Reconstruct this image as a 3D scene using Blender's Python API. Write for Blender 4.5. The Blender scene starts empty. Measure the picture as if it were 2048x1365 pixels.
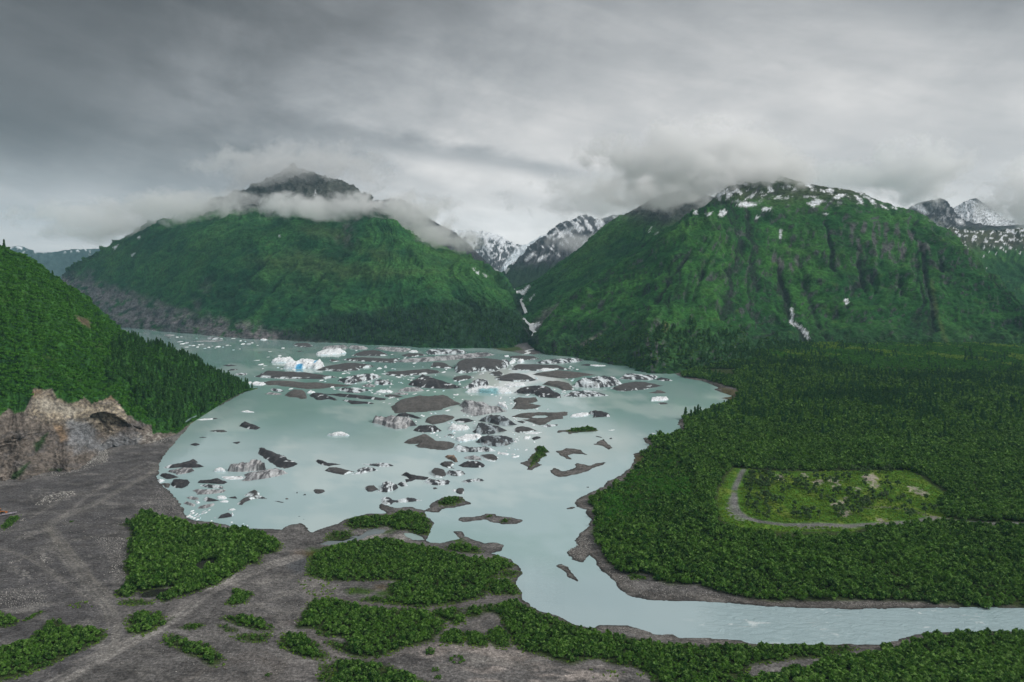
import bpy, math, random
import numpy as np
from mathutils import Vector
rng = np.random.default_rng(7)
random.seed(7)
R = math.radians
S = bpy.context.scene
COL = S.collection
# ------------------------------------------------------------------ camera
# level view camera 200 m above the lake, looking along +Y, lens dropped (shift) instead of tilted
H, F, YH = 200.0, 1500.0, 560.0
cam = bpy.data.objects.new('camera', bpy.data.cameras.new('camera'))
COL.objects.link(cam); S.camera = cam
cam.location = (0, 0, H); cam.rotation_euler = (R(90), 0, 0)
cam.data.sensor_width = 36; cam.data.lens = 36 * F / 2048
cam.data.shift_y = -(682.5 - YH) / 2048
cam.data.clip_start = 5; cam.data.clip_end = 60000
# ------------------------------------------------------------------ sky, sun, exposure
SUN_EL, SUN_AZ = 36, 98          # azimuth clockwise from +Y
SUN_STRENGTH, SKY_NISHITA, CLOUD_SKY = 1.5, 0.06, 1.0
W = bpy.data.worlds.new('World'); S.world = W; W.use_nodes = True
nt = W.node_tree; nt.nodes.clear()
class NB:
    """small node helper: math on sockets"""
    def __init__(s, t): s.t = t
    def n(s, typ, **kw):
        x = s.t.nodes.new(typ)
        for k, v in kw.items(): setattr(x, k, v)
        return x
    def put(s, sock, v):
        if hasattr(v, 'is_linked') or hasattr(v, 'links'): s.t.links.new(v, sock)
        else: sock.default_value = v
    def m(s, op, a, b=None, c=None):
        x = s.n('ShaderNodeMath', operation=op)
        s.put(x.inputs[0], a)
        if b is not None: s.put(x.inputs[1], b)
        if c is not None: s.put(x.inputs[2], c)
        return x.outputs[0]
    def ss(s, v, lo, hi, a=0.0, b=1.0):
        x = s.n('ShaderNodeMapRange', interpolation_type='SMOOTHSTEP')
        for i, q in enumerate((v, lo, hi, a, b)): s.put(x.inputs[i], q)
        return x.outputs[0]
    def noise(s, vec, scale, detail=5, rough=.55, dist=0.0, lac=2.0):
        x = s.n('ShaderNodeTexNoise'); s.put(x.inputs['Vector'], vec)
        x.inputs['Scale'].default_value = scale; x.inputs['Detail'].default_value = detail
        x.inputs['Roughness'].default_value = rough; x.inputs['Distortion'].default_value = dist
        x.inputs['Lacunarity'].default_value = lac
        return x.outputs[0]
    def vec(s, a, b, c):
        x = s.n('ShaderNodeCombineXYZ')
        for i, q in enumerate((a, b, c)): s.put(x.inputs[i], q)
        return x.outputs[0]
    def sep(s, v):
        x = s.n('ShaderNodeSeparateXYZ'); s.put(x.inputs[0], v); return x.outputs
    def mix(s, f, a, b, blend='MIX'):
        x = s.n('ShaderNodeMix', data_type='RGBA', blend_type=blend)
        s.put(x.inputs[0], f); s.put(x.inputs[6], a); s.put(x.inputs[7], b)
        return x.outputs[2]
    def ramp(s, v, stops):
        x = s.n('ShaderNodeValToRGB'); s.put(x.inputs[0], v)
        el = x.color_ramp.elements
        while len(el) < len(stops): el.new(.5)
        for e, (p, c) in zip(el, stops): e.position = p; e.color = (c, c, c, 1) if not hasattr(c, '__len__') else (*c, 1)
        return x.outputs[0]
b = NB(nt)
d = b.sep(b.n('ShaderNodeTexCoord').outputs['Generated'])
dx, dy, dz = d[0], d[1], b.m('MAXIMUM', d[2], 0.0)
hor = b.m('SQRT', b.m('ADD', b.m('MULTIPLY', dx, dx), b.m('MULTIPLY', dy, dy)))
el_ = b.m('DIVIDE', dz, b.m('MAXIMUM', hor, .05))              # tangent of elevation
az_ = b.m('ARCTAN2', dx, dy)                                    # 0 straight ahead, right positive
# cloud deck seen in perspective (a high sheet) and soft banks near the horizon
inv = b.m('DIVIDE', 1.0, b.m('ADD', dz, .10))
deck = b.vec(b.m('MULTIPLY', dx, inv), b.m('MULTIPLY', b.m('MULTIPLY', dy, inv), .85), 0.0)
n1 = b.noise(deck, .55, 9, .60, .25)
n2 = b.noise(b.vec(b.m('MULTIPLY', az_, 3.2), b.m('MULTIPLY', el_, 5.2), 3.0), 1.5, 9, .60, .2)
n3 = b.noise(b.vec(b.m('MULTIPLY', az_, 2.0), b.m('ADD', b.m('MULTIPLY', el_, 9.0), b.m('MULTIPLY', az_, 2.4)), 7.0), 2.2, 6, .55, .3)
base = b.ramp(b.m('DIVIDE', el_, 2.0), [(0, .68), (.035, .65), (.075, .54), (.125, .42), (.185, .315), (.30, .35), (.60, .56), (1, .66)])   # overcast: brighter again towards the zenith
base = b.m('MULTIPLY', base, b.ss(n1, .3, .72, .88, 1.10))
base = b.m('MULTIPLY', base, b.ss(n2, .3, .72, .86, 1.12))
base = b.m('MULTIPLY', base, b.ss(n3, .35, .7, .92, 1.08))
# heavier cloud towards the left, brighter gap towards the right
lf = b.m('MULTIPLY', b.ss(b.m('ADD', az_, b.m('MULTIPLY', b.m('SUBTRACT', n2, .5), .5)), .06, -.50), b.m('MULTIPLY', b.ss(el_, .03, .19), b.ss(el_, 1.3, .5)))
base = b.m('MULTIPLY', base, b.m('SUBTRACT', 1.0, b.m('MULTIPLY', lf, .60)))
base = b.m('MULTIPLY', base, b.m('SUBTRACT', 1.0, b.m('MULTIPLY', b.m('MULTIPLY', b.ss(az_, -.05, -.5), b.ss(el_, .9, .3)), .26)))
rt = b.m('MULTIPLY', b.ss(az_, .05, .55), b.m('MULTIPLY', b.ss(el_, .10, .20), b.ss(el_, .38, .24)))
base = b.m('MULTIPLY', base, b.m('ADD', 1.0, b.m('MULTIPLY', rt, .16)))
ru = b.m('MULTIPLY', b.ss(az_, .25, .6), b.ss(el_, .22, .34))
base = b.m('MULTIPLY', base, b.m('SUBTRACT', 1.0, b.m('MULTIPLY', b.m('MULTIPLY', ru, b.ss(el_, 1.2, .5)), .34)))
# one long darker streak of cloud over the valley
dl = b.m('SUBTRACT', el_, b.m('SUBTRACT', .158, b.m('MULTIPLY', az_, .16)))
st = b.m('ADD', dl, b.m('MULTIPLY', b.m('SUBTRACT', n2, .5), .06))
st = b.m('MULTIPLY', b.m('MULTIPLY', b.ss(st, -.022, 0.0), b.ss(st, .026, .004)), b.m('MULTIPLY', b.ss(az_, -.34, -.12), b.ss(az_, .16, .04)))
base = b.m('MULTIPLY', base, b.m('SUBTRACT', 1.0, b.m('MULTIPLY', st, .34)))
tint = b.mix(b.ss(base, .2, .6), (.955, .985, 1.02, 1), (1.02, 1.0, .985, 1))
bgc = b.n('ShaderNodeBackground'); b.put(bgc.inputs[0], b.mix(1.0, tint, b.vec(base, base, base), 'MULTIPLY')); bgc.inputs[1].default_value = CLOUD_SKY
sky = b.n('ShaderNodeTexSky', sky_type='NISHITA', sun_disc=False, sun_elevation=R(SUN_EL), sun_rotation=R(SUN_AZ), altitude=200)
bgs = b.n('ShaderNodeBackground'); nt.links.new(sky.outputs[0], bgs.inputs[0]); bgs.inputs[1].default_value = SKY_NISHITA
mx = b.n('ShaderNodeMixShader'); mx.inputs[0].default_value = .97      # closed overcast: almost nothing of the clear sky left
nt.links.new(bgs.outputs[0], mx.inputs[1]); nt.links.new(bgc.outputs[0], mx.inputs[2])
nt.links.new(mx.outputs[0], b.n('ShaderNodeOutputWorld').inputs[0])
W.cycles.sampling_method = 'MANUAL'; W.cycles.sample_map_resolution = 512
sun = bpy.data.objects.new('sun', bpy.data.lights.new('sun', 'SUN')); COL.objects.link(sun)
sun.data.energy = SUN_STRENGTH; sun.data.angle = R(12); sun.data.color = (1, .965, .91)
sd_ = Vector((math.sin(R(SUN_AZ)) * math.cos(R(SUN_EL)), math.cos(R(SUN_AZ)) * math.cos(R(SUN_EL)), math.sin(R(SUN_EL))))
sun.rotation_euler = sd_.to_track_quat('Z', 'Y').to_euler(); sun.location = (0, 0, 3000)
S.view_settings.view_transform = 'Standard'; S.view_settings.look = 'None'
S.view_settings.exposure = 0.42; S.view_settings.gamma = 1; S.view_settings.use_curve_mapping = False
S.render.engine = 'CYCLES'
cy = S.cycles
cy.use_denoising = True; cy.max_bounces = 14; cy.diffuse_bounces = 3; cy.glossy_bounces = 3
cy.transmission_bounces = 2; cy.transparent_max_bounces = 6; cy.volume_bounces = 12; cy.volume_max_steps = 256
cy.use_adaptive_sampling = True; cy.adaptive_threshold = .012
cy.caustics_reflective = cy.caustics_refractive = False
# ------------------------------------------------------------------ helpers
def P(px, py, Y=None):
    """photo direction + distance -> point in the place (z = 0 when no distance is given)"""
    if Y is None: Y = H * F / (py - YH)
    return np.array(((px - 1024) * Y / F, Y, H - (py - YH) * Y / F))
def proj(v):
    return 1024 + v[:, 0] * F / v[:, 1], YH - (v[:, 2] - H) * F / v[:, 1]
def hash2(ix, iy, s):
    h = (ix.astype(np.int64) * 374761393 + iy.astype(np.int64) * 668265263 + s * 982451653) & 0xffffffff
    h = ((h ^ (h >> 13)) * 1274126177) & 0xffffffff
    return (h ^ (h >> 16)) & 0xffff
def perlin(x, y, s=0):
    x = np.asarray(x, float); y = np.asarray(y, float)
    ix, iy = np.floor(x), np.floor(y); fx, fy = x - ix, y - iy
    ix = ix.astype(np.int64); iy = iy.astype(np.int64)
    def g(ax, ay, ddx, ddy):
        a = hash2(ax, ay, s) * (2 * np.pi / 65536.0)
        return np.cos(a) * ddx + np.sin(a) * ddy
    u = fx * fx * fx * (fx * (fx * 6 - 15) + 10); v = fy * fy * fy * (fy * (fy * 6 - 15) + 10)
    a = g(ix, iy, fx, fy); b_ = g(ix + 1, iy, fx - 1, fy); c = g(ix, iy + 1, fx, fy - 1); dd = g(ix + 1, iy + 1, fx - 1, fy - 1)
    return ((a + u * (b_ - a)) + v * ((c + u * (dd - c)) - (a + u * (b_ - a)))) * 1.5
def fbm(x, y, s=0, o=5, g=.5):
    r = 0; a = 1; t = 0
    for i in range(o):
        r = r + a * perlin(x, y, s + i * 17); t += a; a *= g; x = x * 2.03 + 5.1; y = y * 2.03 + 1.7
    return r / t
def ridged(x, y, s=0, o=4, g=.5):
    r = 0; a = 1; t = 0
    for i in range(o):
        n = 1 - np.abs(perlin(x, y, s + i * 31)) * 1.6
        r = r + a * n * np.abs(n); t += a; a *= g; x = x * 2.1 + 3.3; y = y * 2.1 + 7.7
    return r / t
def sst(v, lo, hi):
    t = np.clip((v - lo) / (hi - lo), 0, 1); return t * t * (3 - 2 * t)
def poly_sd(X, Y, pts, margin=60.0):
    """signed distance to a polygon, positive inside, -margin far away"""
    pts = np.asarray(pts, float); out = np.full(X.shape, -margin)
    lo, hi = pts.min(0) - margin, pts.max(0) + margin
    k = np.nonzero((X > lo[0]) & (X < hi[0]) & (Y > lo[1]) & (Y < hi[1]))[0]
    for c in range(0, len(k), 200000):
        kk = k[c:c + 200000]; x, y = X[kk], Y[kk]
        dmin = np.full(x.shape, 1e18); ins = np.zeros(x.shape, bool)
        for i in range(len(pts)):
            ax, ay = pts[i]; bx, by = pts[(i + 1) % len(pts)]
            ex, ey = bx - ax, by - ay
            t = np.clip(((x - ax) * ex + (y - ay) * ey) / (ex * ex + ey * ey + 1e-12), 0, 1)
            dmin = np.minimum(dmin, (x - ax - t * ex) ** 2 + (y - ay - t * ey) ** 2)
            if ay != by:
                cr = ((ay > y) != (by > y)) & (x < (bx - ax) * (y - ay) / (by - ay) + ax)
                ins ^= cr
        dd = np.sqrt(dmin); out[kk] = np.maximum(np.where(ins, dd, -dd), -margin)
    return out
def line_d(X, Y, pts, margin=80.0):
    pts = np.asarray(pts, float); out = np.full(X.shape, margin); al = np.zeros(X.shape); L = 0
    for i in range(len(pts) - 1):
        ax, ay = pts[i]; bx, by = pts[i + 1]; ex, ey = bx - ax, by - ay; l = math.hypot(ex, ey)
        k = np.nonzero((X > min(ax, bx) - margin) & (X < max(ax, bx) + margin) & (Y > min(ay, by) - margin) & (Y < max(ay, by) + margin))[0]
        x, y = X[k], Y[k]
        t = np.clip(((x - ax) * ex + (y - ay) * ey) / (l * l + 1e-12), 0, 1)
        dd = np.hypot(x - ax - t * ex, y - ay - t * ey)
        m = dd < np.abs(out[k])
        sg = np.where((x - ax) * ey - (y - ay) * ex > 0, 1, -1)
        out[k[m]] = (dd * sg)[m]; al[k[m]] = (L + t * l)[m]
        L += l
    return out, al
def gpoly(s):
    """photo outline on flat ground -> outline in metres"""
    v = np.array([float(q) for q in s.replace(';', ' ').replace(',', ' ').split()]).reshape(-1, 2)
    return np.array([P(a, c)[:2] for a, c in v])
def ppoly(s):
    return np.array([float(q) for q in s.replace(';', ' ').replace(',', ' ').split()]).reshape(-1, 2)
def tag(o, label=None, cat=None, group=None, kind=None):
    for k, v in (('label', label), ('category', cat), ('group', group), ('kind', kind)):
        if v: o[k] = v
    return o
def mesh(name, v, f, mat=None, col=None, smooth=True, attrs=None, link=True):
    me = bpy.data.meshes.new(name)
    v = np.asarray(v, np.float32)
    if isinstance(f, np.ndarray):
        n, k = f.shape
        me.vertices.add(len(v)); me.vertices.foreach_set('co', v.ravel())
        me.loops.add(n * k); me.loops.foreach_set('vertex_index', f.astype(np.int32).ravel())
        me.polygons.add(n); me.polygons.foreach_set('loop_start', np.arange(0, n * k, k, dtype=np.int32))
        me.polygons.foreach_set('loop_total', np.full(n, k, np.int32))
        me.update(calc_edges=True)
    else:
        me.from_pydata(v.tolist(), [], f); me.update()
    if col is not None:
        a = me.color_attributes.new('Col', 'FLOAT_COLOR', 'POINT')
        c = np.ones((len(v), 4), np.float32); c[:, :3] = col; a.data.foreach_set('color', c.ravel())
    for k, val in (attrs or {}).items():
        a = me.attributes.new(k, 'FLOAT', 'POINT'); a.data.foreach_set('value', np.asarray(val, np.float32))
    if smooth: me.polygons.foreach_set('use_smooth', np.ones(len(me.polygons), bool))
    if mat: me.materials.append(mat)
    if not link: return me
    o = bpy.data.objects.new(name, me); COL.objects.link(o); return o
def grid_faces(nu, nv):
    i = np.arange(nu * nv).reshape(nv, nu)
    return np.stack([i[:-1, :-1].ravel(), i[:-1, 1:].ravel(), i[1:, 1:].ravel(), i[1:, :-1].ravel()], 1)
def mixc(c, col, m):
    return c * (1 - m[:, None]) + np.asarray(col) * m[:, None]
# ------------------------------------------------------------------ materials
def new_mat(name):
    m = bpy.data.materials.new(name); m.use_nodes = True; m.node_tree.nodes.clear()
    return m, NB(m.node_tree)
def finish(m, b, sh, disp=None):
    o = b.n('ShaderNodeOutputMaterial'); b.t.links.new(sh, o.inputs[0])
def pbsdf(b, color, rough=.8, spec=.3, normal=None):
    x = b.n('ShaderNodeBsdfPrincipled'); b.put(x.inputs['Base Color'], color); b.put(x.inputs['Roughness'], rough)
    x.inputs['Specular IOR Level'].default_value = spec
    if normal is not None: b.put(x.inputs['Normal'], normal)
    return x.outputs[0]
def bump(b, h, dist, strength=1.0):
    x = b.n('ShaderNodeBump'); b.put(x.inputs['Height'], h); b.put(x.inputs['Distance'], dist); b.put(x.inputs['Strength'], strength)
    return x.outputs[0]
def colattr(b): return b.n('ShaderNodeVertexColor', layer_name='Col').outputs[0]
def fattr(b, name): return b.n('ShaderNodeAttribute', attribute_name=name).outputs['Fac']
def pos(b): return b.n('ShaderNodeNewGeometry').outputs['Position']
def terrain_mat(name, s1, s2, lo, hi, bd, bs=1.0, spec=.2):
    """vertex colour (own colours, with gully and crevice shade painted in on slopes) broken up by two scales of grain, with fine relief"""
    m, b = new_mat(name)
    p = pos(b); a = b.noise(p, s1, 6, .65); c = b.noise(p, s2, 4, .6)
    f = b.m('MULTIPLY', b.ss(a, .3, .7, lo, hi), b.ss(c, .3, .7, lo * .5 + .5, hi * .5 + .5))
    col = b.mix(1.0, colattr(b), b.vec(f, f, f), 'MULTIPLY')
    h = b.m('ADD', b.m('MULTIPLY', a, .7), b.m('MULTIPLY', c, .3))
    finish(m, b, pbsdf(b, col, .9, spec, bump(b, h, bd, bs)))
    return m
M_ground, b = new_mat('gravel_ground')
p = pos(b); sx = b.sep(p)
a_ = b.noise(p, .55, 6, .68); c_ = b.noise(p, .07, 5, .62); sp = b.noise(p, 1.1, 2, .5); st_ = b.noise(b.vec(b.m('MULTIPLY', sx[0], .10), b.m('MULTIPLY', sx[1], .42), 0.0), 1.0, 5, .65, 1.0)
f = b.m('MULTIPLY', b.m('MULTIPLY', b.ss(a_, .3, .7, .42, 1.16), b.ss(c_, .3, .7, .75, 1.25)), b.m('MULTIPLY', b.ss(st_, .3, .7, .84, 1.17), b.ss(sp, .66, .74, 1.0, 1.9)))
finish(M_ground, b, pbsdf(b, b.mix(1.0, colattr(b), b.vec(f, f, f), 'MULTIPLY'), .95, .04, bump(b, b.m('ADD', b.m('MULTIPLY', a_, .7), b.m('MULTIPLY', sp, .5)), .9, .8)))
M_mount = terrain_mat('mountain_slope', .11, .03, .56, 1.40, 9, .9, .05)
M_hill = terrain_mat('hillside', .25, .05, .5, 1.5, 4, .9, .05)
M_ice = terrain_mat('glacier_ice', .35, .12, .72, 1.28, 1.2, .7, .35)
M_rock = terrain_mat('boulder_rock', .8, .2, .65, 1.35, .4, .6)
# milky glacial water
M_water, b = new_mat('glacial_water')
p = pos(b); sx = b.sep(p)
rip = fattr(b, 'rip')
w1 = b.noise(b.vec(b.m('MULTIPLY', sx[0], .35), sx[1], 0.0), .10, 3, .55, .5)
w2 = b.noise(b.vec(b.m('MULTIPLY', sx[0], .5), sx[1], 4.0), .22, 4, .6, 1.2)
hgt = b.m('ADD', b.m('MULTIPLY', w1, .08), b.m('MULTIPLY', w2, b.m('ADD', .04, b.m('MULTIPLY', rip, 2.6))))
foam = b.m('MULTIPLY', b.ss(b.noise(b.vec(b.m('MULTIPLY', sx[0], .45), sx[1], 9.0), .15, 5, .62, .8), .60, .70), rip)
wc = b.mix(b.m('MULTIPLY', foam, .75), colattr(b), (.72, .78, .78, 1))
x = b.n('ShaderNodeBsdfPrincipled'); b.put(x.inputs['Base Color'], wc)
b.put(x.inputs['Roughness'], b.m('ADD', .07, b.m('MULTIPLY', rip, .10))); x.inputs['IOR'].default_value = 1.33
b.put(x.inputs['Normal'], bump(b, hgt, 1.2, .5)); finish(M_water, b, x.outputs[0])
def leaf_mat(name, c1, c2, c3, trans=.25):
    m, b = new_mat(name)
    r = b.n('ShaderNodeObjectInfo').outputs['Random']
    q = fattr(b, 'rnd')
    n = b.noise(pos(b), .012, 3, .5)
    col = b.mix(b.ss(b.m('ADD', b.m('MULTIPLY', r, .55), b.m('MULTIPLY', n, .9)), .42, .95), (*c1, 1), (*c2, 1))
    col = b.mix(b.m('MULTIPLY', b.ss(q, .35, 1.0), .75), col, (*c3, 1))
    a = pbsdf(b, col, .6, .06)
    t = b.n('ShaderNodeBsdfTranslucent'); b.put(t.inputs[0], col)
    ms = b.n('ShaderNodeMixShader'); ms.inputs[0].default_value = trans
    b.t.links.new(a, ms.inputs[1]); b.t.links.new(t.outputs[0], ms.inputs[2])
    finish(m, b, ms.outputs[0]); return m
M_alder = leaf_mat('alder_leaves', (.022, .082, .010), (.070, .175, .018), (.21, .36, .09))
M_hillshrub = leaf_mat('hillside_shrub_leaves', (.026, .118, .010), (.050, .185, .016), (.12, .28, .045))
M_spruce = leaf_mat('spruce_needles', (.020, .080, .020), (.042, .135, .032), (.11, .22, .06), .12)
M_birch = leaf_mat('birch_leaves', (.045, .105, .030), (.075, .15, .045), (.16, .24, .10))
M_grass = leaf_mat('meadow_grass', (.10, .24, .020), (.16, .31, .030), (.27, .36, .06))
def plain(name, c, rough=.6, spec=.4, metal=0.0):
    m, b = new_mat(name)
    f = b.ss(b.noise(pos(b), 1.5, 4, .6), .3, .7, .8, 1.2)
    x = b.n('ShaderNodeBsdfPrincipled'); b.put(x.inputs['Base Color'], b.mix(1.0, (*c, 1), b.vec(f, f, f), 'MULTIPLY'))
    x.inputs['Roughness'].default_value = rough; x.inputs['Metallic'].default_value = metal
    x.inputs['Specular IOR Level'].default_value = spec
    finish(m, b, x.outputs[0]); return m
M_bark = plain('bark', (.11, .10, .085), .9, .1)
M_orange = plain('orange_paint', (.52, .17, .02), .45); M_black = plain('black_rubber', (.02, .02, .02), .7)
M_pale = plain('pale_metal', (.52, .48, .55), .4); M_glass = plain('cab_glass', (.03, .04, .05), .1, .5)
M_deck = plain('worn_deck', (.10, .09, .10), .8)
# ------------------------------------------------------------------ mountains: lofted between contours, then eroded
def catmull(pts, n):
    pts = np.asarray(pts, float); k = len(pts)
    t = np.linspace(0, k - 1 - 1e-9, n); i = t.astype(int); f = (t - i)[:, None]
    f = f.reshape((n,) + (1,) * (pts.ndim - 1))
    p0, p1, p2, p3 = pts[np.maximum(i - 1, 0)], pts[i], pts[i + 1], pts[np.minimum(i + 2, k - 1)]
    return .5 * (2 * p1 + (p2 - p0) * f + (2 * p0 - 5 * p1 + 4 * p2 - p3) * f ** 2 + (3 * p1 - p0 - 3 * p2 + p3) * f ** 3)
def contour(s):
    out = []
    for q in s.split():
        v = [float(k) for k in q.split(',')]; out.append(P(*v))
    return np.array(out)
def between(a, c, th, tz):
    m = a + (c - a) * th; m[:, 2] = a[:, 2] + (c[:, 2] - a[:, 2]) * tz; return m
def loft(rows, nu, nv, back=500, drop=.5, skirt=20, first=True):
    """rows: list of (contour, rows-of-mesh weight); returns grid of points, s, t"""
    base = rows[0].copy(); sk = base.copy(); sk[:, 2] -= skirt; sk[:, 1] -= skirt * .6
    crest = rows[-1]; bk = crest.copy()
    dirn = crest[:, :2] - rows[0][:, :2]; dirn /= np.linalg.norm(dirn, axis=1)[:, None] + 1e-6
    bk[:, :2] += dirn * back; bk[:, 2] = np.maximum(bk[:, 2] - back * max(drop, .9), -22)
    allr = np.array([catmull(r, nu) for r in [sk] + list(rows)])
    g = catmull(allr, nv)
    bkc = catmull(bk, nu); nb = max(6, nv // 12)
    tail = np.array([allr[-1] + (bkc - allr[-1]) * (k / nb) for k in range(1, nb + 1)])
    g = np.concatenate([g, tail])
    t = np.concatenate([np.linspace(0, 1, nv), np.ones(nb)]); s = np.linspace(0, 1, nu)
    tt, ss_ = np.meshgrid(t, s, indexing='ij')
    back_m = np.concatenate([np.zeros(nv), np.linspace(0, 1, nb)])[:, None] * np.ones(nu)[None]
    return g, ss_, tt, back_m
def normals(g):
    du = np.gradient(g, axis=1); dv = np.gradient(g, axis=0)
    n = np.cross(du, dv); n /= np.linalg.norm(n, axis=2)[..., None] + 1e-9
    n[n[..., 2] < 0] *= -1
    return n
def inpoly(px, py, s): return poly_sd(px, py, ppoly(s), 30)
SNOW = (.78, .81, .85)
def mountain(name, rows, nu, nv, mats, *aa, crag=0.0, **kw):
    global CRAG; CRAG = crag; return mountain_(name, rows, nu, nv, mats, *aa, **kw)
def mountain_(name, rows, nu, nv, mats, gul=(9, 1.2, 22), rough=7, fine=2.5, seed=1, back=500, drop=.5, paint=None, fade=(.02, .12), fscale=1.0, shear=lambda s: 0 * s, cuts=''):
    g, s, t, bm = loft(rows, nu, nv, back, drop)
    n = normals(g)
    X, Y, Z = g[..., 0], g[..., 1], g[..., 2]
    k = 1 / fscale
    wob = fbm(X * .002 * k, (Y + Z) * .002 * k, seed + 5, 3)
    px0, py0 = proj(g.reshape(-1, 3)); px0 = px0.reshape(s.shape); py0 = py0.reshape(s.shape)
    # gullies run down the slope (constant s), wander a little, branch upwards
    su = (s - shear(s) * t) * gul[0] + wob * 1.5 + .28 * fbm(X * .006 * k, Z * .006 * k, seed + 8, 3)
    gl = ridged(su, t * gul[1] + 3, seed + 11, 2, .45) * .62 + ridged(su * 2.7, t * gul[1] * 1.7, seed + 13, 3, .55) * .38
    gl = gl * (.45 + .75 * sst(fbm(X * .0035 * k, Z * .0035 * k, seed + 21, 3), -.3, .3)) + .12
    amp = sst(t, *fade) * (1 - .35 * sst(t, .9, 1)) * (1 - .5 * bm)
    fg = ridged(su * 5.5 + 2.0 * wob, t * gul[1] * 4, seed + 15, 3, .55) - .45
    hgt = (gl - .45) * gul[2] * amp + fg * gul[2] * .28 * amp + fbm(X * .007 * k, (Y + Z * 1.3) * .007 * k, seed, 5, .55) * rough * 2 * amp
    hgt = hgt + fbm(X * .05 * k, (Y + Z) * .05 * k, seed + 3, 3, .6) * fine * amp
    if CRAG: hgt = hgt + (ridged(X * .008 + Z * .004, Z * .010, seed + 51, 4, .6) - .45) * CRAG * sst(t, .70, .92) * (1 - .7 * bm)
    cut = np.zeros(s.shape)
    for q in cuts.split('|') if cuts else ():
        dd, al = line_d((px0 + wob * 14 + 4 * fbm(py0 * .06, px0 * .06, seed + 31, 3)).ravel(), py0.ravel(), ppoly(q), 30)
        cut = np.maximum(cut, sst(-np.abs(dd), -6.5, 0).reshape(s.shape) * sst(al, 0, 25).reshape(s.shape))
    cut = cut * (.45 + .55 * sst(fbm(X * .008, Z * .008, seed + 33, 3), -.25, .25))
    hgt = hgt - cut * 13 * (1 - bm)
    g = g + n * hgt[..., None] * np.array((1, 1, .8))
    g[..., 2] = np.maximum(g[..., 2], -24)
    v = g.reshape(-1, 3)
    n2 = normals(g).reshape(-1, 3)
    px, py = proj(v)
    c = paint(v, px, py, s.ravel(), t.ravel(), n2, (gl - .45 - cut * .24 + fg * .25).ravel(), seed)
    o = mesh(name, v, grid_faces(g.shape[1], g.shape[0]), mats, c)
    tag(o, kind='structure')
    return o, g, px.reshape(s.shape), py.reshape(s.shape)
def greens(v, px, py, gl, seed, a=(.018, .082, .020), b_=(.046, .150, .028)):
    n = fbm(v[:, 0] * .004, (v[:, 1] + v[:, 2]) * .004, seed + 40, 5, .6)
    c = mixc(np.tile(np.array(a), (len(v), 1)), b_, sst(n + gl * .35, -.25, .38))
    m = fbm(v[:, 0] * .02, (v[:, 1] + v[:, 2] * 2) * .02, seed + 41, 4, .6)
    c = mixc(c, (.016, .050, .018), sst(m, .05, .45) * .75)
    c = mixc(c, (.011, .036, .013), sst(-gl, .10, .32) * .6); c = mixc(c, (.050, .145, .034), sst(gl, -.02, .24) * .4)  # shade painted into gullies, light onto ridges, to strengthen the relief
    lw = fbm(v[:, 0] * .0022, (v[:, 1] + v[:, 2]) * .0022, seed + 44, 4, .6)
    c = mixc(c, (.075, .155, .030), sst(lw, -.05, .35) * sst(v[:, 2], 80, 380) * .4)
    return mixc(c, (.085, .13, .035), sst(-m, .22, .5) * .45)
def polys(px, py, txt, soft=1.0, jit=None):
    r = np.zeros(px.shape)
    for q in txt.strip().split('|'):
        dd = poly_sd(px, py, ppoly(q), 20)
        if jit is not None: dd = dd + jit
        r = np.maximum(r, sst(dd, -soft, soft))
    return r
# --- right mountain
def z4(s):   # outline read in an enlarged view of the upper right quarter
    a = ppoly(s); a = a / 2.052 + np.array((1050, 220)); return ' '.join('%.1f,%.1f' % tuple(q) for q in a)
base = contour('1062,690 1085,706 1110,712 1150,717 1200,723 1250,734 1310,746 1400,746 1480,739 1540,734 1600,731 1680,729 1770,728 1880,728 1990,729 2100,731 2200,736 2300,741 2400,750 2520,762')
crest = contour('1063,682,2330 1088,652,2400 1130,605,2480 1190,552,2550 1250,510,2600 1310,474,2650 1370,436,2690 1425,400,2740 1475,362,2850 1530,344,2920 1610,368,2850 1690,378,2780 1770,405,2740 1840,428,2700 1900,465,2600 1938,512,2520 1995,572,2350 2060,627,2150 2150,682,1950 2300,722,1750')
th1 = np.linspace(.30, .40, 20)[:, None]; tz1 = np.interp(np.arange(20), [0, 6, 9, 19], [.34, .34, .15, .12])
tz2 = np.interp(np.arange(20), [0, 6, 9, 19], [.84, .86, .80, .80])
right_rows = [base, between(base, crest, th1, tz1), between(base, crest, np.full((20, 1), .74), tz2), crest]
SN_R = '|'.join(z4(q) for q in ('780,358 800,340 842,320 820,342 790,362|868,388 895,376 925,380 952,390 910,398 880,396|793,430 800,415 818,409 832,421 812,438 800,436|972,408 985,399 1012,402 1004,413 980,415|903,368 925,352 946,340 935,360|1238,332 1250,322 1268,328 1258,346|1262,360 1290,345 1322,346 1300,360 1275,366|1354,352 1372,356 1392,386 1375,384|1146,299 1165,302 1178,318 1158,315|1412,366 1430,370 1442,388 1425,386|1158,385 1190,368 1225,370 1205,392 1180,398|1043,490 1053,492 1050,532 1045,528|1088,815 1098,818 1102,845 1098,868 1132,888 1160,912 1170,948 1150,930 1130,900 1085,872 1090,845|1306,780 1324,776 1330,798 1316,796|508,508 535,496 530,503|740,428 770,420 765,430 745,434|690,425 712,400 705,428|1460,390 1480,398 1490,408 1470,402|1500,398 1530,402 1525,408|1210,330 1225,325 1230,338|945,440 965,436 960,446|1225,425 1245,424 1240,432|720,385 740,372 735,388').split('|'))
SN_R += '|1222,508 1232,500 1243,499 1236,507 1226,512|1192,524 1200,518 1206,516 1200,525'
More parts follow.
